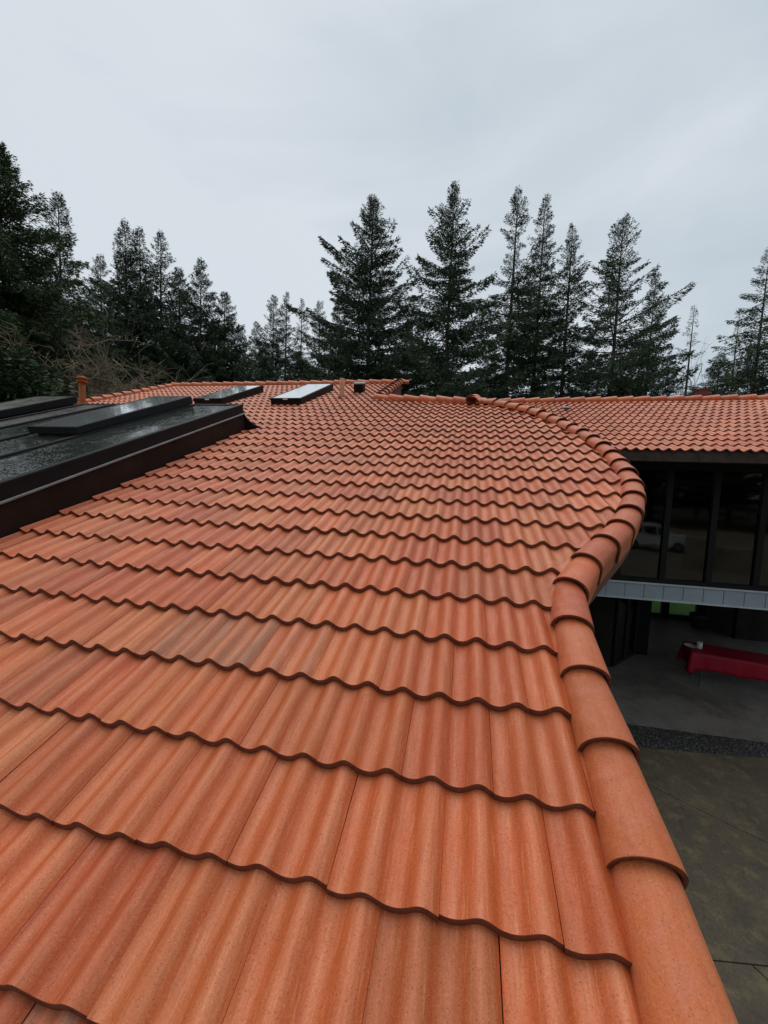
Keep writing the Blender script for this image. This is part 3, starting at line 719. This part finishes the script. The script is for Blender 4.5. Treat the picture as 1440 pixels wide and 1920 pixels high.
# ------------------------------------------------------------------ ground
m = MB(); m.add([(-400, -400, -0.03), (400, -400, -0.03), (400, 500, -0.03), (-400, 500, -0.03)], [(0, 1, 2, 3)])
tag(m.build('lawn', M_GRASS), kind='structure')
m = MB(); m.add([(2.5, -60, -0.022), (40, -60, -0.022), (40, -3.5, -0.022), (2.5, -3.5, -0.022)], [(0, 1, 2, 3)])
tag(m.build('driveway', M_DIRT), kind='structure')
m = MB(); m.add([(-60, -250, -0.018), (120, -250, -0.018), (120, -38, -0.018), (-60, -38, -0.018)], [(0, 1, 2, 3)])
tag(m.build('woodland_floor', simple('brown_forest_floor', (0.05, 0.042, 0.028), 0.9, 0.1, 0.0, 0.4, 0.5)), kind='structure')
m = MB(); P5 = lambda s, t: tuple(WF(s, t, 0))[:2]
m.prism([P5(-3, 0.05), P5(6.5, 0.05), P5(6.5, 7.3), P5(-3, 7.3)], -0.2, 0.0)
tag(m.build('patio', M_PATIO), kind='structure')
g = catmull([(-3.0, -0.62), (-0.6, -0.62), (0.45, -0.54), (1.2, -0.46), (1.9, -0.36), (4.0, -0.05)], 8)
g2 = catmull([(-3.0, 0.045), (0, 0.045), (4.5, 0.045)], 8)
m = MB(); m.prism([P5(a, b) for a, b in g] + [P5(4.4, 0.045)] + [P5(-3.0, 0.045)], -0.2, -0.008)
tag(m.build('aggregate_strip', M_GRAVEL), kind='structure')
court = MB(); court.add([(0.5, -4, -0.06), (14, -4, -0.06), (14, 9, -0.06), (0.5, 9, -0.06)], [(0, 1, 2, 3)])
cobj = tag(court.build('courtyard', M_GRAVEL), kind='structure')
# concrete slabs cut by straight joints: clip a big polygon by half-planes
def clip(poly, p, d, keep):
    nx, ny = -d[1] * keep, d[0] * keep; o = []
    for i in range(len(poly)):
        a, b = poly[i], poly[(i + 1) % len(poly)]
        da = (a[0] - p[0]) * nx + (a[1] - p[1]) * ny - 0.006; db = (b[0] - p[0]) * nx + (b[1] - p[1]) * ny - 0.006
        if da >= 0: o.append(a)
        if da * db < 0: t = da / (da - db); o.append((a[0] + t * (b[0] - a[0]), a[1] + t * (b[1] - a[1])))
    return o
edge = [P5(a, b - 0.006) for a, b in g]
big = [(0.5, -3.9), (14, -3.9), (14, edge[-1][1])] + edge[::-1] + [(0.5, edge[0][1])]
lines = [((3.93, 5.38), (0.699, -0.715)), ((3.13, 3.26), (0.998, -0.06)), ((3.45, 3.24), (0.38, -0.925)), ((3.0, 0.6), (0.99, 0.1)), ((7.2, 2.0), (0.1, 0.995))]
polys = [big]
for p, d in lines[:]:
    nxt = []
    for q in polys:
        if p == (3.45, 3.24) and max(y for x, y in q) > 3.6: nxt.append(q); continue
        for kp in (1, -1):
            c = clip(q, p, d, kp)
            if len(c) > 2: nxt.append(c)
    polys = nxt
for q in polys:
    m = MB(); m.prism(q, -0.058, -0.004 + random.uniform(-0.004, 0.003)); m.build('concrete_slab', M_MOSSY, cobj)

# ------------------------------------------------------------------ patio things
def ST(s, t, z=0.0): return WF(s, t, z)
tx = Vector((1.131, -0.506, 0)).normalized(); ty = Vector((-tx.y, tx.x, 0)); TO = Vector((6.79, 8.37, 0))
def TF(a, b, c): return TO + tx * a + ty * b + Vector((0, 0, c))
table = empty('folding_table', TF(0.95, 0.32, 0), 'long folding table under a red cloth on the covered patio', 'table')
TLc = tuple(TF(0.95, 0.32, 0))
m = MB(); m.box(TF, 0.03, 1.93, 0.03, 0.61, 0.71, 0.742); part(m.build('tabletop', M_STEEL), table, TLc)
for a, b, sp in ((0.25, 0.06, -0.06), (0.25, 0.58, -0.06), (1.7, 0.06, 0.06), (1.7, 0.58, 0.06)):
    m = MB(); m.tube([TF(a, b, 0.71), TF(a + sp, b + (0.02 if b > 0.3 else -0.02), 0.004)], [0.016, 0.014], 8); part(m.build('leg', M_STEEL), table, TLc)
# cloth: top plus hanging skirt with folds
m = MB(); per = []
NX, NY = 60, 20
for i in range(NX): per.append((1.97 * i / NX, 0.0, 0, -1))
for i in range(NY): per.append((1.97, 0.64 * i / NY, 1, 0))
for i in range(NX): per.append((1.97 * (1 - i / NX), 0.64, 0, 1))
for i in range(NY): per.append((0.0, 0.64 * (1 - i / NY), -1, 0))
rows = []
for k in range(7):
    t = k / 6; row = []
    for q, (a, b, nx, ny) in enumerate(per):
        cdist = min(math.hypot(a - x, b - y) for x in (0, 1.97) for y in (0, 0.64))
        cornr = math.exp(-(cdist / 0.08) ** 2)
        f = (math.sin(q * 0.55) * 0.4 + math.sin(q * 1.31 + 1) * 0.35) * 0.028 * t + 0.05 * t * cornr
        drop = 0.36 + 0.10 * cornr + 0.012 * math.sin(q * 0.31)
        cx, cy = (a - 0.985), (b - 0.32); ln = math.hypot(cx, cy)
        ox = nx * f + cx / ln * 0.04 * cornr * t; oy = ny * f + cy / ln * 0.04 * cornr * t
        row.append(TF(a + ox + nx * 0.012 * min(1, t * 4), b + oy + ny * 0.012 * min(1, t * 4), 0.752 - drop * t - (0.006 if k else 0)))
    rows.append(row)
n = len(per); vs = [p for r in rows for p in r]
m.add(vs, [(k * n + i, (k + 1) * n + i, (k + 1) * n + (i + 1) % n, k * n + (i + 1) % n) for k in range(6) for i in range(n)], 0, True)
m.add(rows[0], [tuple(range(n))])
cl = m.build('tablecloth', M_CLOTH); tag(cl, 'bright red cloth draped over the patio table with hanging corners', 'tablecloth')
sd = cl.modifiers.new('solid', 'SOLIDIFY'); sd.thickness = 0.003; sd.offset = -1
c0 = Vector((7.10, 8.56, 0.753)); m = MB(); m.lathe(c0, [(0.0, 0.0), (0.045, 0.0), (0.052, 0.006), (0.052, 0.135), (0.044, 0.14), (0.018, 0.14), (0.018, 0.08)], 20)
tag(m.build('paper_towel_roll', M_WHITE), 'white paper roll standing on the red tablecloth', 'paper roll')
c0 = Vector((6.98, 8.66, 0.753)); m = MB(); m.lathe(c0, [(0.0, 0.004), (0.075, 0.004), (0.12, 0.018), (0.125, 0.02), (0.12, 0.012), (0.08, 0.0), (0.0, 0.0)], 24)
tag(m.build('plate', M_WHITE), 'round white plate lying on the red tablecloth', 'plate')
pl = ST(4.03, 6.12, 0.0); m = MB(); m.lathe(pl, [(0.001, 0.004), (0.17, 0.004), (0.24, 0.36), (0.26, 0.38), (0.26, 0.43), (0.225, 0.43), (0.215, 0.38), (0.001, 0.37)], 20)
pot = m.build('planter_pot', M_POT); tag(pot, 'dark round planter pot beside the far patio window', 'planter')

# ------------------------------------------------------------------ vehicle mirrored in the glass wall
def car(loc, rz):
    root = empty('parked_car', loc, 'white off-road car parked on the driveway, mirrored in the glass wall', 'car', None, rz)
    def bodyshape(prof, y0, y1, mat, nm, par, inset=0.0):
        m = MB(); n = len(prof)
        vs = [(x, y0 + (inset if z > 1.05 else 0), z) for x, z in prof] + [(x, y1 - (inset if z > 1.05 else 0), z) for x, z in prof]
        m.add(vs, [tuple(range(n)), tuple(range(2 * n - 1, n - 1, -1))] + [(i, n + i, n + (i + 1) % n, (i + 1) % n) for i in range(n)])
        return m.build(nm, mat, par)
    body = bodyshape([(-2.1, 0.45), (-2.15, 0.8), (-2.1, 1.1), (-1.95, 1.12), (-1.75, 1.75), (-1.6, 1.82), (0.2, 1.82), (0.35, 1.78), (0.85, 1.14), (2.0, 1.05), (2.1, 0.95), (2.12, 0.5), (1.8, 0.42), (-1.8, 0.42)], -0.9, 0.9, M_CARWHITE, 'body', root, 0.1)
    for side in (-1, 1):
        for x0, x1, x2, x3 in ((-1.62, -0.75, -0.75, -1.50), (-0.65, 0.15, 0.05, -0.65), (0.22, 0.62, 0.25, 0.22)):
            m = MB(); y = side * 0.885
            q = [(x0, y, 1.18), (x1, y, 1.18), (x2, side * 0.815, 1.68), (x3, side * 0.815, 1.68)]
            m.add(q + [(a, b - side * 0.02, c) for a, b, c in q], [(0, 1, 2, 3), (7, 6, 5, 4), (0, 4, 5, 1), (1, 5, 6, 2), (2, 6, 7, 3), (3, 7, 4, 0)]); m.build('window', M_FRAME, body)
        for x in (-1.3, 1.35):
            m = MB(); m.lathe((0, 0, 0), [(0.001, -0.11), (0.30, -0.11), (0.37, -0.09), (0.38, 0), (0.37, 0.09), (0.30, 0.11), (0.001, 0.11)], 22)
            wh = m.build('wheel', M_RUBBER, root); wh.location = (x, side * 0.86, 0.38); wh.rotation_euler.x = rad(90)
            m = MB(); m.lathe((0, 0, 0), [(0.001, -0.118), (0.2, -0.118), (0.22, -0.105)], 16); m.lathe((0, 0, 0), [(0.22, 0.105), (0.2, 0.118), (0.001, 0.118)], 16); m.build('rim', M_EDGE, wh)
    for y in (-0.65, 0.65):
        m = MB(); m.box(ident, 2.09, 2.14, y - 0.13, y + 0.13, 0.72, 0.9); m.build('headlight', M_WHITE, root)
    m = MB(); m.box(ident, 2.08, 2.2, -0.85, 0.85, 0.45, 0.62); m.build('bumper', M_FRAME, root)
car((10.7, -18.5, -0.02), rad(8))
for nm, x, y, wx, h, lab in (('a', 13.0, -11.8, 1.9, 1.30, 'low pale retaining wall mirrored in the right glass panes'), ('b', 11.1, -11.2, 1.2, 1.75, 'taller pale retaining wall end mirrored beside the white car')):
    m = MB(); m.bevbox(ident, x - wx / 2, x + wx / 2, y - 0.2, y + 0.2, -0.1, h, 0.02)
    tag(m.build('retaining_wall', M_PALEWALL), lab, 'wall')

# ------------------------------------------------------------------ trees
def px_to(x, y, D):
    c = Vector((x - 720.0, -(y - 960.0), -745.0)); R3 = Matrix(RM); d = R3 @ c
    return CAM + d * (D / d.y)
def quads_mesh(name, C, D, W, L, tint, mat):
    """kite-shaped needle sprays: centre, direction, width vector, length"""
    n = len(C); v = np.empty((n, 4, 3), np.float32)
    v[:, 0] = C; v[:, 1] = C + D * (L * 0.45)[:, None] + W; v[:, 2] = C + D * L[:, None]; v[:, 3] = C + D * (L * 0.45)[:, None] - W
    me = bpy.data.meshes.new(name); me.vertices.add(n * 4); me.vertices.foreach_set('co', v.ravel())
    me.loops.add(n * 4); me.loops.foreach_set('vertex_index', np.arange(n * 4, dtype=np.int32))
    me.polygons.add(n); me.polygons.foreach_set('loop_start', np.arange(0, n * 4, 4, dtype=np.int32))
    try: me.polygons.foreach_set('loop_total', np.full(n, 4, np.int32))
    except Exception: pass
    a = me.attributes.new('tint', 'FLOAT', 'POINT'); a.data.foreach_set('value', np.repeat(tint, 4).astype(np.float32))
    me.materials.append(mat); me.update(calc_edges=True); me.validate(); return me
def unit(a): return a / np.maximum(1e-9, np.linalg.norm(a, axis=1))[:, None]
def conifer(seed, H, R, prof, nb=150, t0=0.12, dens=1.0, sl=0.21, up=0.0, hang=0.38, mat=None, lean=0.0, gaps=0.12):
    """prof: list of (height fraction, relative crown radius)"""
    rg = np.random.default_rng(seed)
    ph = np.array([p[0] for p in prof]); pr = np.array([p[1] for p in prof])
    C = []; D = []; L = []; T = []
    tr = MB(); lx = lean * H
    def axis(t): return np.array([lx * t * t, 0.03 * H * math.sin(2.2 * t + seed) * t * 0.25, H * t])
    ts = np.linspace(0, 1, 12)
    tr.tube([axis(t) for t in ts], [max(0.012, 0.0105 * H * (1 - t) ** 0.9 + 0.01) for t in ts], 7)
    nb = int(nb * 1.55)
    tb = t0 + (1 - t0) * (np.arange(nb) + rg.random(nb)) / nb
    tb = 1 - (1 - tb) ** 1.12
    az = np.arange(nb) * 2.39996 + rg.normal(0, 0.9, nb)
    for i in range(nb):
        t = float(tb[i]); 
        if rg.random() < gaps and t < 0.93: continue
        Lb = R * np.interp(t, ph, pr) * (rg.uniform(0.42, 1.12) if t < 0.9 else rg.uniform(0.8, 1.1))
        if rg.random() < 0.11: Lb *= 1.3
        Lb = max(Lb, 0.16)
        a = az[i]; o = np.array([math.cos(a), math.sin(a), 0.0]); s_ = np.array([-o[1], o[0], 0.0])
        e = np.interp(t, [0, 0.35, 0.7, 0.9, 1.0], [-0.42, -0.22, 0.10, 0.55, 1.1]) + up + rg.normal(0, 0.17)
        c2 = np.interp(t, [0, 0.5, 0.9, 1.0], [0.22, 0.20, 0.05, 0.0]) + rg.normal(0, 0.06)
        base = axis(t)
        cl = rg.random()
        n = int(dens * (0.302 / sl) ** 1.7 * (12 + 36 * Lb + 10 * Lb * Lb))
        s = rg.random(n) ** 0.75 * 0.97 + 0.03
        wl = (0.10 + 0.34 * Lb * (1 - s) * (0.35 + s)) 
        la = rg.uniform(-1, 1, n); la = np.sign(la) * np.abs(la) ** 0.8
        zz = Lb * (e * s + c2 * s * s) - np.abs(la) * wl * 0.35 - rg.random(n) * hang * (0.35 + 0.4 * Lb * (1 - s) * 0.3)
        p = base + o * (Lb * s)[:, None] + s_ * (la * wl)[:, None] + np.array([0, 0, 1.0]) * zz[:, None] + rg.normal(0, 0.035, (n, 3))
        d = o[None] * rg.uniform(0.35, 1.0, n)[:, None] + s_[None] * (np.sign(la) * rg.uniform(0.0, 0.95, n))[:, None] + np.array([0, 0, 1.0]) * (rg.normal(-0.22, 0.35, n) + 0.5 * e * (t > 0.75))[:, None]
        C.append(p); D.append(unit(d)); L.append(sl * rg.uniform(0.55, 1.25, n) * np.clip(0.6 + 0.25 * Lb, 0.6, 1.15)); T.append(np.clip(cl * 0.55 + rg.random(n) * 0.35 + 0.15 * s, 0, 1))
        if Lb > 0.7:
            ss = np.linspace(0, 0.9, 4)
            tr.tube([base + o * Lb * q + np.array([0, 0, Lb * (e * q + c2 * q * q)]) for q in ss], [0.012 + 0.012 * Lb * (1 - q) for q in ss], 3, cap=False)
    # leader
    n = 26; z = rg.random(n) * 0.05 * H; C.append(axis(1.0)[None] + np.c_[rg.normal(0, 0.03, n), rg.normal(0, 0.03, n), -z + 0.1])
    D.append(unit(np.c_[rg.normal(0, 0.45, n), rg.normal(0, 0.45, n), np.full(n, 0.9)])); L.append(np.full(n, sl * 0.6)); T.append(rg.random(n))
    C, D, L, T = np.concatenate(C), np.concatenate(D), np.concatenate(L), np.concatenate(T)
    wd = unit(np.cross(D, rg.normal(0, 1, D.shape))) * (L * rg.uniform(0.09, 0.17, len(L)))[:, None]
    return tr.mesh('trunk', M_BARK), quads_mesh('crown', C, D, wd, L, T, mat or M_FIR)
def plant(meshes, loc, label, group, rz=0.0, sc=(1, 1, 1), name='fir_tree', cat='fir tree'):
    root = empty(name, loc, label, cat, group, rz); root.scale = sc
    for nm, me in zip(('trunk', 'crown'), meshes): link_obj(nm, me, root)
    return root
CONE = [(0.0, 0.75), (0.2, 0.95), (0.35, 1.0), (0.55, 0.80), (0.70, 0.52), (0.85, 0.25), (0.94, 0.11), (1.0, 0.03)]
WIDE = [(0.0, 0.7), (0.25, 0.95), (0.5, 1.0), (0.68, 0.82), (0.8, 0.56), (0.90, 0.26), (0.95, 0.13), (1.0, 0.03)]
ANTL = [(0.0, 0.7), (0.25, 1.0), (0.5, 0.88), (0.7, 0.60), (0.82, 0.36), (0.875, 0.24), (0.885, 0.33), (0.905, 0.28), (0.92, 0.12), (1.0, 0.03)]
TUFT = [(0.0, 0.7), (0.3, 1.0), (0.55, 0.90), (0.70, 0.70), (0.76, 0.26), (0.82, 0.10), (0.86, 0.26), (0.92, 0.17), (1.0, 0.03)]
NARR = [(0.0, 0.8), (0.3, 1.0), (0.55, 0.74), (0.75, 0.42), (0.88, 0.21), (0.95, 0.10), (1.0, 0.03)]
SIDE = [(0.0, 0.6), (0.3, 0.85), (0.5, 0.95), (0.62, 1.0), (0.70, 0.6), (0.82, 0.45), (0.92, 0.22), (1.0, 0.04)]
G = 'conifers standing behind the house'
def fir_at(x, ytop, D, R, prof, seed, label, **k):
    top = px_to(x, ytop, D); H = top.z
    ms = conifer(seed, H, R, prof, **k); lean = k.get('lean', 0.0)
    return plant(ms, (top.x - lean * H, top.y, 0), label, G), ms
protos = []
def F(*a, **k): r = fir_at(*a, **k); protos.append((r[1], r[0])); return r[0]
# right-hand row, left to right
F(700, 372, 31, 5.0, WIDE, 101, 'broad dark fir rising behind the tan vent pipe, widest of the middle trees', nb=230, dens=1.0, up=0.16, gaps=0.06)
F(853, 348, 29, 5.0, ANTL, 102, 'tallest fir, with antler-like side tops, behind the lower ridge', nb=210, dens=1.0, up=0.06, gaps=0.06)
F(971, 357, 33, 4.6, TUFT, 103, 'thin fir with a narrow tuft above a bare gap at its top', nb=170, dens=0.9, gaps=0.12)
F(1022, 370, 35, 4.6, NARR, 104, 'slender pointed fir right of the tufted fir', nb=200, dens=0.95, gaps=0.08)
F(1075, 422, 33, 4.6, CONE, 105, 'fir with a pale bare trunk showing between two pointed neighbours', nb=160, dens=0.9, gaps=0.12)
F(1172, 408, 32, 5.0, SIDE, 106, 'open fir with long upswept side limbs above the right roof ridge', nb=160, dens=0.9, up=0.16, gaps=0.15)
F(1232, 512, 35, 4.2, CONE, 107, 'shorter leaning fir against the open right-hand fir', nb=180, dens=0.95, up=0.22)
F(1302, 575, 37, 3.0, CONE, 108, 'small thin fir behind the chimney on the right ridge', nb=95, dens=0.6, gaps=0.2, sl=0.2)
F(1440, 472, 30, 5.2, CONE, 109, 'sparse fir cut by the right edge of the picture', nb=130, dens=0.75, gaps=0.15, t0=0.2)
# middle distance
F(514, 556, 52, 6.0, CONE, 110, 'dark fir, left of the close pair in the distant middle group', nb=180)
F(538, 548, 53, 5.4, NARR, 111, 'tallest of the small distant firs in the middle', nb=130)
F(566, 560, 52, 4.0, NARR, 112, 'thin distant fir with bare lower stem', nb=120, dens=0.8, t0=0.3)
F(600, 566, 46, 5.6, CONE, 113, 'small fir at the left foot of the broad dark fir', nb=130)
# left-hand row
F(108, 365, 25, 4.3, NARR, 114, 'light crowned fir beside the huge dark conifer on the left', nb=200, dens=0.85, mat=M_FIR2, up=0.12, gaps=0.1)
F(236, 420, 32, 5.2, CONE, 115, 'left one of the twin pointed firs on the left', nb=190, dens=1.0)
F(264, 433, 33, 4.4, NARR, 116, 'right one of the twin pointed firs on the left', nb=190, dens=1.0)
F(302, 437, 33, 5.2, NARR, 117, 'fir with a visible bare stem right of the twin firs', nb=160, dens=0.9, gaps=0.12)
F(376, 487, 34, 5.2, CONE, 118, 'regular spire-shaped fir right of the left group', nb=190, dens=1.05)
F(420, 548, 35, 5.0, CONE, 119, 'last and lowest fir of the left group, sloping to the gap', nb=180, dens=1.1)
F(-6, 268, 16.5, 3.1, WIDE, 120, 'huge dark drooping conifer at the left edge', nb=310, dens=1.25, sl=0.16, hang=0.5, mat=M_FIR2, gaps=0.04)
# filling trees: copies
def copy_tree(src, x, ytop, D, label, rz, wide=1.0, group=G):
    ms, root = src; top = px_to(x, ytop, D); H0 = max(v.co.z for v in ms[0].vertices); k = top.z / H0
    return plant(ms, (top.x, top.y, 0), label, group, rz, (k * wide, k * wide, k))
for (i, x, y, D, lab, rz, wd) in (
    (14, 187, 482, 37, 'fir half hidden between the light crowned fir and the twin firs', 1.0, 1.0),
    (17, 338, 506, 36, 'dense fir shoulder between the bare-stemmed fir and the spire', 2.0, 1.1),
    (18, 452, 612, 38, 'low dark fir at the end of the left group', 3.0, 1.0),
    (9, 480, 605, 50, 'small fir at the left end of the distant middle group', 0.7, 1.0),
    (17, 640, 560, 36, 'dark fir tucked under the left side of the broad fir', 1.3, 1.1),
    (17, 768, 600, 36, 'low fir in the gap between the broad fir and the tallest fir', 2.7, 1.1),
    (18, 60, 560, 24, 'dark fir below the huge conifer on the left', 4.0, 1.2),
    (18, 140, 575, 33, 'low fir behind the bare branches on the left', 5.0, 1.2),
    (7, 1385, 600, 44, 'faint thin fir left of the tree cut by the right edge', 2.2, 1.0),
    (18, 490, 655, 46, 'low fir under the left of the distant middle group', 5.2, 1.6),
    (17, 560, 660, 44, 'low fir under the right of the distant middle group', 0.3, 1.6),
    (18, 400, 600, 42, 'low fir behind the right end of the left group', 4.4, 1.4),
    (17, 1350, 665, 46, 'low distant fir between the small thin fir and the right edge', 2.9, 1.5),
    (18, 1420, 650, 42, 'low fir under the sparse fir at the right edge', 0.6, 1.4),
    (18, 1110, 655, 40, 'low fir between the bare-trunked fir and the open right-hand fir', 1.4, 1.1),
    (17, 925, 640, 38, 'low fir between the tallest fir and the tufted fir', 0.2, 1.1),
    (18, 845, 640, 38, 'low fir behind the trunk of the tallest fir', 2.4, 1.3)):
    copy_tree(protos[i], x, y, D, lab, rz, wd)
for (i, x, y, D, lab, rz, wd) in (
    (14, -190, 380, 17, 'fir left of the picture, mirrored in the dormer glass, nearest the huge conifer', 1.1, 1.3),
    (17, -420, 330, 15, 'dense fir left of the picture, second from the huge conifer', 2.1, 1.3),
    (15, -760, 300, 14, 'fir left of the picture, third from the huge conifer', 0.4, 1.3),
    (18, -1250, 250, 12, 'fir left of the picture, farthest from the huge conifer', 0.9, 1.3)):
    copy_tree(protos[i], x, y, D, lab, rz, wd)
# woodland behind the camera, mirrored in the glass
for i, (x, y, h) in enumerate(((3, -48, 21), (8, -52, 24), (13, -46, 20), (17.5, -50, 25), (22, -47, 19), (27, -52, 23), (32, -46, 22), (37, -44, 24), (42, -40, 20), (46, -34, 22), (48, -27, 23), (-3, -50, 22))):
    ms, _ = protos[(3, 9, 14, 17, 18, 0)[i % 6]]; H0 = max(v.co.z for v in ms[0].vertices); k = h / H0
    plant(ms, (x, y, -0.03), 'dark fir in the woodland across the drive behind the camera', 'firs of the woodland behind the camera', i * 1.3, (k * 1.3, k * 1.3, k))

# bare deciduous trees and thicket on the left
def bare_tree(seed, H, spread, nmain, nsub, nsub2, mat, r0=0.09, arch=0.5, zc=0.35, tw=1.0):
    rg = random.Random(seed); tr = MB(); cr = MB()
    tr.tube([(0, 0, 0), (0.1, 0.05, H * zc * 0.5), (0.05, -0.1, H * zc)], [r0 * 1.5, r0 * 1.2, r0], 7)
    def branch(mbx, p, d, ln, r, droop, k, nseg=6):
        pts = [p.copy()]; d = d.copy()
        for i in range(nseg):
            d = (d + Vector((rg.gauss(0, 0.22), rg.gauss(0, 0.22), rg.gauss(0, 0.16) - droop / nseg))).normalized(); pts.append(pts[-1] + d * ln / nseg)
        mbx.tube(pts, [max(0.003, r * (1 - 0.75 * i / nseg)) for i in range(nseg + 1)], k, cap=False); return pts
    for i in range(nmain):
        a = rg.random() * 6.283; e = rg.uniform(0.3, 1.2)
        d = Vector((math.cos(a) * math.cos(e), math.sin(a) * math.cos(e), math.sin(e)))
        ln = spread * rg.uniform(0.7, 1.2) if e < 0.8 else (H * (1 - zc)) * rg.uniform(0.6, 1.0)
        mp_ = branch(cr, Vector((0, 0, H * zc * rg.uniform(0.55, 1.0))), d, ln, r0 * 0.45, arch, 5, 8)
        for j in range(nsub):
            q = rg.randint(2, 8); pd = (mp_[q] - mp_[q - 1]).normalized()
            d2 = (pd + Vector((rg.gauss(0, 0.7), rg.gauss(0, 0.7), rg.gauss(0.1, 0.6)))).normalized()
            sp = branch(cr, mp_[q], d2, ln * rg.uniform(0.25, 0.55), r0 * 0.16 * tw, arch * 0.6, 3, 6)
            for k in range(nsub2):
                q2 = rg.randint(1, 6); d3 = (d2 + Vector((rg.gauss(0, 0.8), rg.gauss(0, 0.8), rg.gauss(0, 0.7)))).normalized()
                branch(cr, sp[q2], d3, ln * rg.uniform(0.1, 0.25), r0 * 0.075 * tw, 0.2, 3, 4)
    return tr.mesh('trunk', mat), cr.mesh('branches', mat)
def plant_bare(ms, loc, label, rz=0.0, sc=1.0, group='bare trees left of the roof', name='bare_tree', cat='bare tree'):
    root = empty(name, loc, label, cat, group, rz); root.scale = (sc, sc, sc)
    for nm, me in zip(('trunk', 'branches'), ms): link_obj(nm, me, root)
def base_at(x, D): p = px_to(x, 900, D); return (p.x, p.y, 0.0)
b1 = bare_tree(31, 12.0, 3.9, 46, 12, 9, M_TWIG, 0.09, 0.75, 0.60, 1.9)
b2 = bare_tree(32, 10.8, 3.8, 44, 12, 9, M_TWIG, 0.08, 0.9, 0.62, 1.9)
plant_bare(b1, base_at(165, 17.5), 'tangled bare brown tree just behind the rust coloured vent pipe')
plant_bare(b2, base_at(255, 18.5), 'tangled bare tree of arching twigs right of the vent pipe', 1.0)
plant_bare(b2, base_at(90, 17.0), 'tangled bare tree left of the vent pipe below the huge conifer', 2.4, 1.02)
b3 = bare_tree(33, 8.6, 2.4, 9, 4, 2, M_MOSSBR, 0.10, 0.9, 0.66, 1.5)
plant_bare(b3, base_at(20, 13.0), 'pale moss covered bare branches at the left edge above the dark bush', 0.4)
plant_bare(b3, base_at(190, 15.5), 'pale mossy bare branches in front of the brown tangle', 2.0, 0.9)
b4 = bare_tree(34, 14.0, 2.2, 16, 7, 4, M_BIRCH, 0.10, -0.6, 0.45, 1.0)
plant_bare(b4, base_at(1310, 33), 'leafless pale tree with fine upright twigs behind the right ridge', 0.0, 1.12, 'bare trees behind the right ridge')
plant_bare(b4, base_at(1275, 35), 'slim leafless tree beside the shorter leaning fir', 2.0, 0.9, 'bare trees behind the right ridge')
# dark evergreen bush at the left edge
bush = conifer(41, 7.4, 2.2, [(0.0, 0.9), (0.5, 1.0), (0.75, 0.8), (0.9, 0.5), (1.0, 0.1)], nb=150, t0=0.3, dens=2.0, sl=0.26, hang=0.6, mat=M_FIR2)
bp = base_at(22, 12.2); plant(bush, bp, 'dark evergreen bush at the left edge behind the dormer', None, 0.0, name='evergreen_bush', cat='bush')
